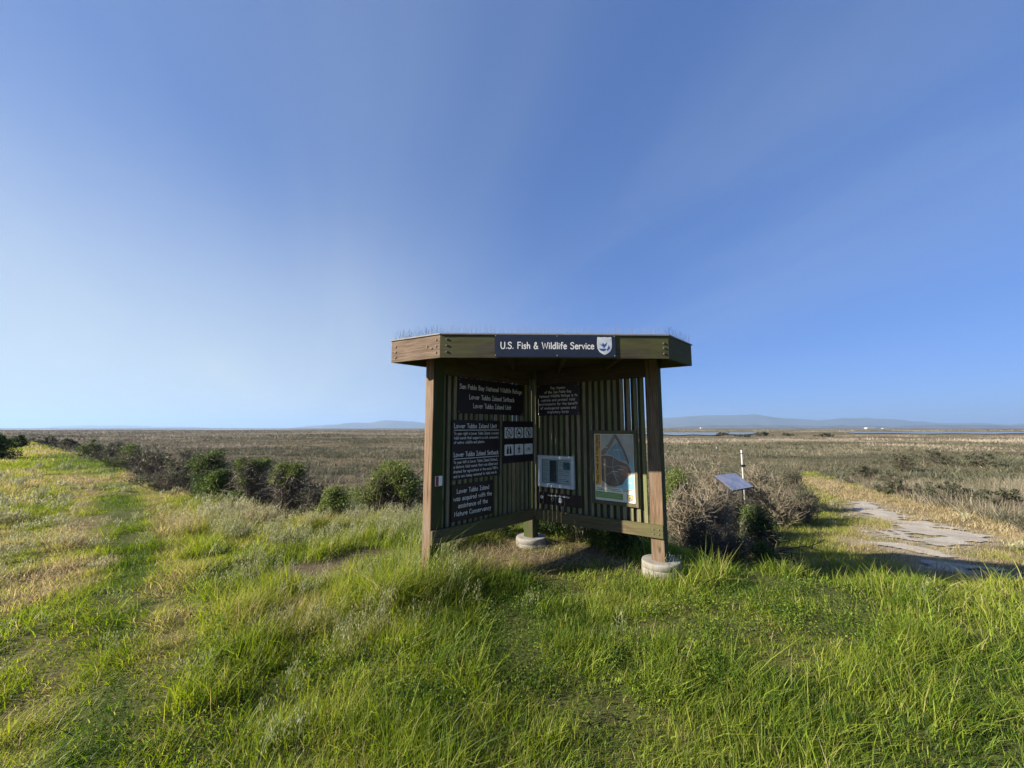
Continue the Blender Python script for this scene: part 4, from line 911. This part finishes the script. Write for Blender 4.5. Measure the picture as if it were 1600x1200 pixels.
def shrub(name, label, px, Y, ptop, wpx, nclump=26, nleaf=170, leaf=.03, m=None, leafy=.35, ntwig=160, tint=.5, twig=.4, deep=.8, squash=.75, mt=None, cr=.16, group='shrubs', hmul=1.0, dx_=0, lean=0):
    top = at_y(px, ptop, Y); x, y = top[0], Y; g = float(height(x, y)); h = max(.25, (top[2] - g)) * hmul
    rx = wpx / 2 / F * Y * 1.0; ry = rx * deep
    root = tag(empty(name, (x, y, g)), label, 'shrub', group); ntwig = int(ntwig * .68); nleaf = int(nleaf * .85); leaf = leaf * 1.07
    # clump centres over an uneven dome
    ph = rng.uniform(0, 2 * math.pi, nclump); cz = rng.uniform(leafy, 1, nclump); rr_ = np.sqrt(np.clip(1 - ((cz - .15) / .88) ** 2, .03, 1)) * rng.uniform(.4, 1.12, nclump)
    lump = .80 + .22 * np.sin(3 * ph + rng.uniform(0, 6)) + .14 * np.sin(7 * ph + rng.uniform(0, 6)); cz = cz * (.88 + .16 * np.sin(2 * ph + rng.uniform(0, 6)))
    crad = cr * h * rng.uniform(.6, 1.25, nclump)
    C = np.stack([rx * rr_ * lump * np.cos(ph) * .9, ry * rr_ * lump * np.sin(ph) * .9, np.minimum(h * cz, h - crad * .6)], 1)
    C[:, 0] += lean * C[:, 2]
    # branches
    S = np.zeros((nclump, 3)); S[:, :2] = rng.normal(size=(nclump, 2)) * .12 * rx; S[:, 2] = -.05
    B1 = curves(S, C, 6, .06, .05); th0 = np.clip(.012 * h / .9, .006, .05)
    V1, Q1 = tubes(B1, np.linspace(1, .35, 6)[None] * th0 * rng.uniform(.5, 1.2, (nclump, 1)), 4)
    va = [np.repeat(rng.uniform(0, 1, nclump), 24)]; Vs, Qs = [V1], [Q1]; nv = len(V1)
    if ntwig:
        bi = rng.integers(0, nclump, ntwig); tt = rng.uniform(.15, 1, ntwig); kk = np.minimum((tt * 5).astype(int), 4); fr_ = (tt * 5 - kk)[:, None]
        S2 = B1[bi, kk] * (1 - fr_) + B1[bi, kk + 1] * fr_; D_ = rng.normal(size=(ntwig, 3)); D_[:, 2] = np.abs(D_[:, 2]) * .9 + (.55 if mt is M_dead else .2)
        D_[:, :2] += S2[:, :2] / max(rx, .1) * .9; D_ /= np.linalg.norm(D_, axis=1, keepdims=True)
        E2 = S2 + D_ * rng.uniform(.15, .48, (ntwig, 1)) * h
        e = np.sqrt((E2[:, 0] / rx) ** 2 + (E2[:, 1] / ry) ** 2 + (np.clip(E2[:, 2], 0, 9) / h) ** 2)[:, None]; lim = rng.uniform(.78, 1.28, (ntwig, 1)); E2 = np.where(e > lim, E2 / e * lim, E2)
        E2[:, 2] = np.maximum(E2[:, 2], .02)
        V2, Q2 = tubes(curves(S2, E2, 3, .04, .06), np.linspace(1, .4, 3)[None] * th0 * .43 * rng.uniform(.6, 1.4, (ntwig, 1)), 3)
        Vs.append(V2); Qs.append(Q2 + nv); va.append(np.repeat(rng.uniform(0, 1, ntwig), 9))
    V = np.concatenate(Vs); var = np.concatenate(va)
    link('branches', np_mesh('branches', V, [np.concatenate(Qs)], {'var': var, 'tint': np.full(len(V), twig)}, True), mt or M_twig, root)
    if nleaf:
        Lc, ti = [], []
        for k in range(nclump):
            n = int(nleaf * rng.uniform(.6, 1.4)); q = rng.normal(size=(n, 3)); q /= np.linalg.norm(q, axis=1, keepdims=True); q *= (rng.uniform(0, 1, (n, 1)) ** .45) * crad[k]
            q[:, 2] *= squash; p = C[k] + q; p[:, 2] = np.maximum(p[:, 2], .01); Lc.append(p); ti.append(np.full(n, tint + rng.uniform(-.22, .22)))
        Lc = np.concatenate(Lc); ti = np.concatenate(ti); V, Q = leaf_quads(Lc, leaf)
        link('foliage', np_mesh('foliage', V, [Q], {'var': np.repeat(rng.uniform(0, 1, len(Lc)), 4), 'tint': np.repeat(ti, 4)}), m or M_leaf, root)
    return root
# left of the shelter
shrub('coyote_brush', 'big round green-topped bush with bare lower twigs, touching the left post', 615, 7.9, 720, 150, 85, 300, .034, leafy=.55, ntwig=900, tint=.82, cr=.17)
shrub('coyote_brush', 'lower green bush hidden mostly behind the left slatted wall', 716, 8.3, 735, 120, 34, 170, .034, leafy=.5, ntwig=300, tint=.6)
shrub('coyote_brush', 'small bright green bush just left of the big round bush', 522, 7.9, 760, 54, 22, 260, .036, leafy=.25, ntwig=120, tint=.75, cr=.24)
shrub('coyote_brush', 'dark dense green mound at the middle of the left shrub row', 338, 9.4, 734, 82, 56, 260, .042, leafy=.2, ntwig=160, tint=.48, cr=.22)
shrub('coyote_brush', 'grey twiggy bush with flat green tufts on its right top', 452, 8.7, 723, 96, 26, 260, .038, leafy=.82, ntwig=900, tint=.72, twig=.5, cr=.13)
shrub('coyote_brush', 'grey bare-branched bush between dark mound and flat-topped bush', 392, 9.1, 715, 90, 20, 220, .038, leafy=.80, ntwig=1000, tint=.75, twig=.55, cr=.12)
shrub('coyote_brush', 'low green sprig at the foot of the dark mound', 368, 8.6, 766, 44, 12, 120, .036, leafy=.2, ntwig=80, tint=.7, cr=.24)
shrub('coyote_brush', 'grey-green bush behind the dark mound with bright top', 325, 11.2, 703, 88, 44, 190, .048, M_leaf, leafy=.5, ntwig=500, tint=.6)
shrub('coyote_brush', 'wide low grey shrub behind the flat-topped bush', 490, 8.6, 752, 150, 34, 60, .04, M_leafg, leafy=.5, ntwig=700, tint=.4, twig=.35)
for k, (px, Y, pt, wp, ti, lab) in enumerate(((283, 12.2, 707, 74, .35, 'grey-green bush left of the dark mound beside the levee'), (245, 14.2, 698, 70, .4, 'rounded olive bush, fourth up the levee shrub row'),
        (205, 17.2, 691, 62, .3, 'dark bush further up the levee shrub row'), (178, 20, 689, 44, .3, 'second farthest dark bush beside the levee bend'), (150, 24, 684.5, 40, .25, 'dark bush at the levee bend'),
        (108, 31, 682, 34, .3, 'small far bush right of the levee end'), (76, 39, 681, 30, .25, 'farthest small bush beside the levee end'), (300, 15, 699, 56, .35, 'pale olive bush standing behind the levee row'))):
    shrub('levee_shrub', lab, px, Y, pt + (k % 3) * 1.5, wp * (1.7, 1.25, 1.5)[k % 3], 34, 80, .04 + Y * .0016, M_leaf if k in (2, 4) else M_leafg, leafy=.12, ntwig=900, tint=ti + .30, cr=.16, twig=.55)
shrub('levee_shrub', 'large dark bush at the far left edge of the levee', -10, 21.5, 677, 78, 60, 170, .085, leafy=.12, ntwig=200, tint=.22, cr=.22)
shrub('levee_shrub', 'low dark bush beyond the far left bush', 28, 34, 680, 40, 34, 110, .11, leafy=.1, ntwig=80, tint=.25, cr=.22)
shrub('levee_shrub', 'wide low grey shrub filling the gap right of the flat-topped bush', 430, 9.6, 742, 170, 40, 40, .04, M_leafg, leafy=.2, ntwig=1300, tint=.5, twig=.5)
shrub('levee_shrub', 'low olive scrub in front of the levee row, left of the dark mound', 270, 11.0, 728, 120, 40, 80, .045, M_leafg, leafy=.15, ntwig=900, tint=.55, twig=.5)
# behind and right of the shelter
shrub('coyote_brush', 'green-topped bush peeking out behind the right post', 1054, 7.6, 731, 62, 30, 280, .034, leafy=.55, ntwig=400, tint=.75)
shrub('coyote_brush', 'tall dead stems mixed with twigs right of the right post', 1078, 7.0, 757, 92, 26, 0, .03, leafy=.5, ntwig=1700, twig=.62, mt=M_dead)
shrub('dead_shrub', 'pale dead shrub just left of the tilted panel', 1112, 8.2, 758, 84, 24, 0, .03, leafy=.5, ntwig=1500, twig=.7, mt=M_dead)
shrub('dead_shrub', 'dense dark dead twigs at the foot of the right post', 1092, 6.0, 806, 84, 24, 26, .03, M_leafg, leafy=.4, ntwig=1300, twig=.25, tint=.25)
shrub('coyote_brush', 'dark green upright bush in shade in front of the tilted panel', 1180, 6.75, 789, 76, 30, 190, .032, leafy=.35, ntwig=600, tint=.38, squash=1.2)
shrub('coyote_brush', 'pale green sprig catching sun in front of the tilted panel', 1165, 7.3, 778, 26, 9, 80, .03, leafy=.4, ntwig=140, tint=1.0, squash=1.3)
shrub('coyote_brush', 'low leafy green bush at the shaded grass edge', 1198, 5.95, 846, 52, 16, 190, .03, leafy=.2, ntwig=150, tint=.5, cr=.24)
shrub('dead_shrub', 'grey twiggy shrub under and left of the dark bush', 1140, 6.2, 815, 78, 22, 20, .03, M_leafg, leafy=.4, ntwig=1300, twig=.4, tint=.3)
shrub('grey_shrub', 'grey shrub right of the tilted panel', 1214, 9.6, 752, 74, 30, 60, .036, M_leafg, leafy=.3, ntwig=1300, tint=.55, twig=.62, mt=M_dead)
shrub('grey_shrub', 'grey-green shrub at the lawn edge, rightmost of the grey shrubs', 1252, 10.2, 757, 62, 30, 110, .036, M_leafg, leafy=.25, ntwig=800, tint=.5, twig=.6)
shrub('grey_shrub', 'dark-topped grey shrub behind the panel on the right', 1238, 11.8, 736, 60, 30, 110, .042, M_leafg, leafy=.35, ntwig=700, tint=.3, twig=.5)
shrub('grey_shrub', 'tall pale grey shrub behind the white marker post', 1188, 12.4, 722, 92, 34, 50, .04, M_leafg, leafy=.3, ntwig=1500, tint=.7, twig=.75, mt=M_dead)
shrub('grey_shrub', 'pale scrub left of the white marker post', 1110, 12.0, 727, 110, 34, 40, .04, M_leafg, leafy=.3, ntwig=1600, tint=.7, twig=.7, mt=M_dead)
shrub('grey_shrub', 'pale dry scrub beyond the green-topped bush', 1064, 11.0, 728, 70, 30, 40, .04, M_leafg, leafy=.3, ntwig=1300, tint=.7, twig=.66, mt=M_dead)
for px, Y, pt, wp, lab in ((1345, 19, 723, 62, 'rounded dark scrub mound right of the trail'), (1405, 25, 706, 44, 'grey-brown scrub mound left of centre in the right marsh'), (1395, 15.5, 738, 70, 'brown scrub mound close right of the trail bend'),
        (1455, 29, 702, 74, 'wide low scrub mound in the right marsh'), (1475, 13.6, 752, 110, 'brown scrub mass behind the sandy patch'), (1560, 12.2, 762, 110, 'brown scrub mass near the right edge'), (1530, 27, 708, 60, 'small scrub mound towards the right edge')):
    shrub('marsh_shrub', lab, px, Y, pt, wp, 40, 70, .05 + Y * .0012, M_leafg, leafy=.15, ntwig=700, tint=.35, twig=.45, group='scrub mounds in the right marsh')
for k, (px, Y, pt, wp, lab) in enumerate(((1128, 150, 675.5, 26, 'far dark bush in front of the open water'), (1192, 140, 674.6, 30, 'largest far bush at the end of the open water'), (1230, 130, 676.5, 26, 'far bush right of the open water'),
        (1290, 120, 677, 40, 'low far bush line towards the thin water strip'), (1160, 120, 678.5, 40, 'wide low far bush below the open water'))):
    shrub('far_bush', lab, px, Y, pt, wp, 30, 60, .35, M_leafg, leafy=.1, ntwig=0, tint=.15, cr=.28, group='far bushes by the water')
shrub('bramble', 'low dark leafy plants seen under the middle of the right wall', 905, 5.95, 775, 110, 44, 190, .03, leafy=.08, ntwig=300, tint=.3, cr=.24)
shrub('bramble', 'dark upright leaves under the right end of the right wall', 975, 5.55, 790, 90, 34, 190, .04, leafy=.08, ntwig=200, tint=.28, squash=1.6)
shrub('bramble', 'leafy bramble close to the back footing', 862, 6.35, 780, 80, 34, 170, .03, leafy=.08, ntwig=260, tint=.3, cr=.22)
shrub('bramble', 'leafy bramble seen under the left wall rail', 768, 6.25, 785, 130, 44, 170, .03, leafy=.08, ntwig=300, tint=.45, cr=.22)
shrub('dead_shrub', 'dry tangled twigs under the left wall near the left post', 712, 5.6, 805, 84, 18, 0, .03, leafy=.3, ntwig=600, twig=.55, mt=M_dead)
shrub('dead_shrub', 'added twigs, coloured dark for the shadowed gap under the tilted panel', 1158, 8.5, 768, 74, 22, 30, .03, M_leafg, leafy=.3, ntwig=900, twig=.3, tint=.2)  # added cover; its dark tints paint the shadow below the panel
# fallen dead branches
def dead_branch(label, pts, n, seed):
    P = [np.array([*ground_pt(px, py), 0.0]) for px, py in pts]
    for p in P: p[2] = float(height(p[0], p[1]))
    root = tag(empty('dead_branch', P[0]), label, 'branch'); r_ = random.Random(seed); b = MB()
    q = [P[0] + (P[-1] - P[0]) * t + np.array([r_.uniform(-.05, .05), r_.uniform(-.08, .08), .02 + .12 * math.sin(t * 3) + r_.uniform(0, .05)]) for t in np.linspace(0, 1, 9)]
    b.tube([p - P[0] for p in q], list(np.linspace(.013, .004, 9)), 5); b.build('limb', M_limb, root, None, True)
    for k in range(n):
        s = q[r_.randrange(1, 8)]; e = s + np.array([r_.uniform(-.3, .45), r_.uniform(-.25, .25), r_.uniform(-.05, .16)]); m_ = (s + e) / 2 + np.array([r_.uniform(-.06, .06), 0, r_.uniform(0, .08)])
        b = MB(); b.tube([s - P[0], m_ - P[0], e - P[0]], [.006, .0045, .002], 4); b.build('twig', M_limb, root, None, True)
dead_branch('dark fallen dead branch arching over the shaded grass', [(1205, 878), (1285, 868)], 12, 3)
dead_branch('second fallen branch lying nearer the dark bush', [(1195, 888), (1262, 892)], 9, 5)

# ------------------------------------------------------------------ ground cover: grass, wild oats, marsh scrub (each one mass of real blades)
class Field:
    def __init__(s): s.V = []; s.Q = []; s.T = []; s.var = []; s.tint = []; s.n = 0
    def blades(s, base, h, wd, lean, bend, segs, tint):
        """base (n,3), h/wd/bend/tint (n), lean (n,2) as a fraction of height"""
        n = len(base)
        if n == 0: return
        wa = rng.uniform(0, 2 * math.pi, n); side = np.stack([np.cos(wa), np.sin(wa), np.zeros(n)], 1) * (wd / 2)[:, None]
        V = np.zeros((n, 2 * segs + 1, 3)); ll = np.hypot(lean[:, 0], lean[:, 1])
        for k, t in enumerate(np.linspace(0, 1, segs + 1)):
            c = base.copy(); f = (h * t * (1 - bend + bend * t * 1.6))[:, None]; c[:, :2] += lean * f
            c[:, 2] += h * (t - np.clip(.35 * bend * ll, 0, .6) * t ** 2.2) / np.sqrt(1 + .6 * ll * ll)
            wk = (1 - .3 * t) if k else .8
            if k < segs: V[:, 2 * k] = c - side * wk; V[:, 2 * k + 1] = c + side * wk
            else: V[:, 2 * k] = c
        o = (np.arange(n) * (2 * segs + 1))[:, None] + s.n
        for k in range(segs - 1): s.Q.append(o + np.array([[2 * k, 2 * k + 1, 2 * k + 3, 2 * k + 2]]))
        s.T.append(o + np.array([[2 * segs - 2, 2 * segs - 1, 2 * segs]]))
        s.add(V.reshape(-1, 3), np.repeat(rng.uniform(0, 1, n), 2 * segs + 1), np.repeat(tint, 2 * segs + 1))
    def add(s, V, var, tint): s.V.append(V); s.var.append(var); s.tint.append(tint); s.n += len(V)
    def leaves(s, C_, size, tint, up=.0):
        V, Q = leaf_quads(C_, size, up); s.Q.append(Q + s.n); s.add(V, np.repeat(rng.uniform(0, 1, len(C_)), 4), np.repeat(tint, 4))
    def build(s, name, label, cat, m):
        polys = ([np.concatenate(s.Q)] if s.Q else []) + ([np.concatenate(s.T)] if s.T else [])
        o = link(name, np_mesh(name, np.concatenate(s.V), polys, {'var': np.concatenate(s.var), 'tint': np.concatenate(s.tint)}), m)
        print(name, 'polys', sum(len(p) for p in polys)); return tag(o, label, cat, None, 'stuff')
def ring(r0, r1, dens, half=57):
    a = math.radians(half); n = int(a * (r1 * r1 - r0 * r0) * dens); q = np.sqrt(rng.uniform(r0 * r0, r1 * r1, n)); t = rng.uniform(-a, a, n); return np.stack([q * np.sin(t), q * np.cos(t)], 1)
def spread(P, m_, rad_):
    """m_ random points round each of P -> (n*m_, 2) and the index of their centre"""
    i_ = np.repeat(np.arange(len(P)), m_); a = rng.uniform(0, 2 * math.pi, len(i_)); q = np.sqrt(rng.uniform(0, 1, len(i_))) * (rad_[i_] if hasattr(rad_, '__len__') else rad_)
    return P[i_] + np.stack([q * np.cos(a), q * np.sin(a)], 1), i_
FEET = [FR_ @ Vector((LR - PW / 2, .04 + PW / 2, 0)), Vector(MB_back.translation)]

G = Field()
for r0, r1, dens, m_, wd, segs, half in ((0, 1.0, 60, 16, .005, 2, 180), (1.0, 2.6, 280, 32, .0041, 2, 85), (2.6, 4.5, 250, 31, .0048, 2, 78), (4.5, 8, 155, 23, .0066, 2, 70), (8, 14, 88, 20, .0105, 1, 68), (14, 30, 30, 16, .022, 1, 64), (30, 75, 6, 12, .06, 1, 62)):
    P2 = ring(r0, r1, dens, half); cv = cover(P2[:, 0], P2[:, 1]); u_ = rng.uniform(0, 1, len(P2))
    keep = cv['grass'] & (u_ > cv['bare'] * .96) & (rng.uniform(0, 1, len(P2)) > smooth(-.60, .30, cv['path']) * .96)
    for f_ in FEET: keep &= np.hypot(P2[:, 0] - f_.x, P2[:, 1] - f_.y) > .27
    keep &= (np.abs(P2[:, 0]) < 1.45 * P2[:, 1] + .4) | (rng.uniform(0, 1, len(P2)) < .45)      # thinner beyond the view, still grown
    P2 = P2[keep]; cv = {k: v[keep] for k, v in cv.items()}; x, y = P2[:, 0], P2[:, 1]; rr_ = np.hypot(x, y); n = len(P2)
    tr = smooth(.95, .3, dist_line(TRACK, x, y) / np.clip(rr_ / 9, .55, 1.6))
    clump = smooth(.42, .75, fbm(x * 2.6, y * 2.6, 131, 2)); hole = smooth(.46, .34, fbm(x * 1.9 + 3, y * 2.4, 137, 3)) * (rr_ < 12); big = fbm(x * .7 + 5, y * .7, 141, 2)
    hT = cv['h'] * rng.uniform(.65, 1.35, n) * (.58 + .85 * clump) * (1 - .55 * hole); tT = np.clip(cv['dry'] - .16 * hole + rng.normal(0, .07, n), 0, 1)
    # leaning direction drifts over the meadow; trodden grass lies nearly flat
    la = 6.28 * big + rng.normal(0, 1.6, n); lm = .06 + .30 * rng.uniform(0, 1, n) + .65 * tr * rng.uniform(.3, 1, n)
    lT = np.stack([np.cos(la) * lm + .16, np.sin(la) * lm], 1)
    broad = (fbm(x * 1.1 + 9, y * 1.1, 101, 3) > .56) & (y < 4.3) & (rr_ < 5.5) & (rng.uniform(0, 1, n) < .6) & (tr < .15)
    for f_ in FEET: broad &= np.hypot(x - f_.x, y - f_.y) > .36
    B, i_ = spread(P2[~broad], m_, .085 + .5 * wd * 12); hT2, tT2, lT2 = hT[~broad], tT[~broad], lT[~broad]
    keep2 = np.ones(len(B), bool)
    for f_ in FEET: keep2 &= np.hypot(B[:, 0] - f_.x, B[:, 1] - f_.y) > .222
    B, i_ = B[keep2], i_[keep2]; nb_ = len(B)
    h_ = hT2[i_] * rng.uniform(.45, 1.15, nb_) * np.where(rng.uniform(0, 1, nb_) < .04, 1.5, 1)
    G.blades(np.column_stack([B, height(B[:, 0], B[:, 1]) - .012]), h_, wd * rng.uniform(.6, 1.35, nb_), lT2[i_] + rng.normal(0, .34, (nb_, 2)), rng.uniform(.15, .9, nb_), segs, np.clip(tT2[i_] + rng.normal(0, .06, nb_) + np.where(rng.uniform(0, 1, nb_) < .05, .5, 0), 0, 1))
    if broad.any():
        B, i_ = spread(P2[broad], 34, .11); hb = (cv['h'][broad] * .8)[i_] * rng.uniform(.1, 1, len(B)); G.leaves(np.column_stack([B, height(B[:, 0], B[:, 1]) + hb]), .019, (tT[broad] * .40)[i_])
G.build('grass', 'lush green and straw coloured grass over the levee top', 'grass', M_grass)

# wild oats: tall stalks with hanging pale spikelets
O = Field(); P2 = np.concatenate([ring(1.6, 5, 26), ring(5, 9, 26), ring(9, 16, 10), ring(16, 26, 3)]); cv = cover(P2[:, 0], P2[:, 1]); x, y = P2[:, 0], P2[:, 1]
pr = cv['oat'] * .9 + cv['tall'] * .8 +   .018 * (x < -.2) + .008 + .16 * ((x > -4.2) & (x < -.6) & (y > 3.1) & (y < 7)) + .10 * np.exp(-(((x - 2.3) / .7) ** 2 + ((y - 4.6) / .3) ** 2)) + .30 * smooth(.9, .2, np.abs(cv['d'] - .3)) * (x < -.9)
ki = np.exp(-(((x - .55) / 1.1) ** 2 + ((y - 4.2) / .9) ** 2)); pr = pr * (1 - .93 * ki); pr = np.where(dist_line(TRACK, x, y) < .8, pr * .15, pr)
keep = (rng.uniform(0, 1, len(P2)) < pr) & cv['grass'] & (cv['path'] < 0) & (cv['bare'] < .6)
S_, i_ = spread(P2[keep], 7, .13); hS = np.clip(cv['h'][keep][i_] * 1.15 + .09, .18, .62) * rng.uniform(.7, 1.15, len(S_)); tS = np.clip(.3 + .5 * cv['dry'][keep][i_] + rng.normal(0, .12, len(S_)), 0, 1); n = len(S_)
dist_ = np.hypot(S_[:, 0], S_[:, 1]); fat = np.clip(dist_ / 6, .8, 3)
ln = np.stack([rng.uniform(.0, .35, n), rng.normal(0, .14, n)], 1); t = np.linspace(0, 1, 4)[None, :, None]; z0 = height(S_[:, 0], S_[:, 1]) - .02
C = np.zeros((n, 4, 3)); C[:, :, :2] = S_[:, None] + ln[:, None] * hS[:, None, None] * t * t; C[:, :, 2] = z0[:, None] + hS[:, None] * t[:, :, 0]
V, Q = tubes(C, np.repeat((.0013 * fat)[:, None], 4, 1), 3); O.Q.append(Q); O.add(V, np.repeat(rng.uniform(0, .5, n), 12), np.repeat(tS, 12))
m_ = 12; k_ = np.repeat(np.arange(n), m_); tt = rng.uniform(.6, 1.0, n * m_); c = np.column_stack([S_[k_] + ln[k_] * (hS[k_] * tt * tt)[:, None], z0[k_] + hS[k_] * tt]) + rng.normal(size=(n * m_, 3)) * np.array([.022, .022, .008]); c[:, 2] -= .01
d = rng.normal(size=(n * m_, 3)) * .45; d[:, 2] = -1; d /= np.linalg.norm(d, axis=1, keepdims=True); sd = np.cross(d, rng.normal(size=(n * m_, 3))); sd /= np.linalg.norm(sd, axis=1, keepdims=True); fk = fat[k_][:, None]
V = np.stack([c, c + (d * .011 + sd * .0030) * fk, c + d * .030 * fk, c + (d * .011 - sd * .0030) * fk], 1).reshape(-1, 3); O.Q.append(np.arange(len(V)).reshape(-1, 4) + O.n); O.add(V, np.repeat(rng.uniform(.3, 1, n * m_), 4), np.repeat(tS[k_], 4))
O.build('wild_oats', 'pale wild oats nodding over the grass left of the shelter', 'wild oats', M_oat)

# dry litter under the shelter
D = Field(); n = 500; P2 = np.stack([rng.uniform(-1.6, 2.0, n), rng.uniform(4.3, 6.8, n)], 1); k_ = (cover(P2[:, 0], P2[:, 1])['bare'] > .3) & (rng.uniform(0, 1, n) < smooth(1.4, -.6, P2[:, 0]) * .9 + .15)
B, i_ = spread(P2[k_], 26, .14); n = len(B)
D.blades(np.column_stack([B, height(B[:, 0], B[:, 1])]), rng.uniform(.04, .2, n), np.full(n, .005), rng.normal(0, 1.3, (n, 2)), rng.uniform(.2, 1, n), 2, rng.uniform(.75, 1, n))
D.build('dry_litter', 'dry straw and dead stems on the bare ground under the shelter', 'straw', M_grass)

# marsh scrub to the horizon
W1 = [tuple(at_z(px, py, -.72)[:2]) for px, py in ((985, 675.6), (1190, 675.6), (1186, 679.6), (985, 679.6))]; W2 = [tuple(at_z(px, py, -.72)[:2]) for px, py in ((1318, 675.2), (1690, 675.2), (1690, 677.5), (1318, 677.5))]
WL = [tuple(at_z(px, py, -1.0)[:2]) for px, py in ((960, 674), (1680, 674), (1680, 686), (960, 686))]
S = Field()
for r0, r1, dens, m_, wd, rad_ in ((3, 14, 9, 74, .0118, .42), (14, 30, 4.0, 54, .023, .6), (30, 60, 1.4, 44, .049, 1.0), (60, 120, .47, 34, .10, 1.8), (120, 240, .12, 28, .22, 3.4), (240, 500, .027, 22, .52, 7), (500, 1100, .005, 18, 1.1, 15)):
    P2 = ring(r0, r1, dens, 63); cv = cover(P2[:, 0], P2[:, 1]); x, y = P2[:, 0], P2[:, 1]
    keep = ~cv['grass'] & (cv['path'] < -.3) & (cv['d'] > .3) & ~inside(W1, x, y) & ~inside(W2, x, y)
    P2, x, y = P2[keep], x[keep], y[keep]; n = len(P2); dd_ = cv['d'][keep]
    zn = fbm(x * .05 + 4, y * .09, 151, 4); zn2 = fbm(x * .3, y * .5, 161, 3); zn3 = fbm(x * .02, y * .045, 171, 3)
    reed = zn + .25 * (zn2 - .5) > np.where(x > 0, .62, .58); leafy = ~reed & (zn2 > .58)
    low = inside(WL, x, y); hT = np.where(low, .3, 1) * np.where(reed, .46, np.where(leafy, .44, .34)) * rng.uniform(.6, 1.3, n) * (.7 + .6 * zn2) * np.where((x > 0) & (dd_ < 5), .8, 1) * (1 + .25 * (r0 > 100))
    chan = smooth(.060, .02, np.abs(fbm(x * .011 + 1.3, y * .035 + .4, 181, 3) - .5)) * smooth(18, 45, np.hypot(x, y)); hT_k = 1 - .45 * chan
    bank_ = (x < 1) & (dd_ < 4.5); hT = hT * np.where(bank_, 1.25 + 1.1 * (zn2 - .4), 1)
    tT = .46 + .7 * (zn - .5) + .45 * (zn2 - .5) + 1.2 * (zn3 - .5) + .5 * (fbm(x * .11, y * .22, 191, 3) - .5) - .34 * chan + rng.normal(0, .07, n) + .0 * (x > 0) + .06 * (x < -5); tT = np.where(leafy, tT - .30, np.where(reed, tT + .14, tT))
    B, i_ = spread(P2, m_, rad_ * rng.uniform(.7, 1.3, n)); nb_ = len(B); q = np.hypot(*(B - P2[i_]).T) / rad_
    h_ = (hT * hT_k)[i_] * rng.uniform(.5, 1.15, nb_) * np.where(reed[i_], 1, np.clip(1.2 - q * q * .8, .3, 1.1)); ls = np.where(reed[i_], .30, .62)[:, None]
    S.blades(np.column_stack([B, height(B[:, 0], B[:, 1]) - .03]), h_, wd * rng.uniform(.6, 1.4, nb_) * np.where(reed[i_], .8, 1.3), rng.normal(0, 1, (nb_, 2)) * ls + (B - P2[i_]) / rad_ * .3, rng.uniform(.1, .7, nb_), 1, np.clip(tT[i_], 0, 1))
S.build('marsh_vegetation', 'brown and olive marsh scrub stretching to the horizon', 'marsh scrub', M_marsh)

# ------------------------------------------------------------------ haze over the plain
hz = MB(); hz.box(-20500, 20500, -20500, 20500, -3.2, 375); ho = hz.build('haze', [])
hm = bpy.data.materials.new('haze'); hm.use_nodes = True; hn, hl = hm.node_tree.nodes, hm.node_tree.links; hn.remove(hn['Principled BSDF'])
pv = hn.new('ShaderNodeVolumePrincipled'); pv.inputs['Color'].default_value = (.36, .54, .82, 1); pv.inputs['Density'].default_value = 1.05e-4; pv.inputs['Anisotropy'].default_value = .2
hl.new(pv.outputs[0], hn['Material Output'].inputs['Volume']); ho.data.materials.append(hm); tag(ho, 'thin pale haze over the plain', None, None, 'stuff')
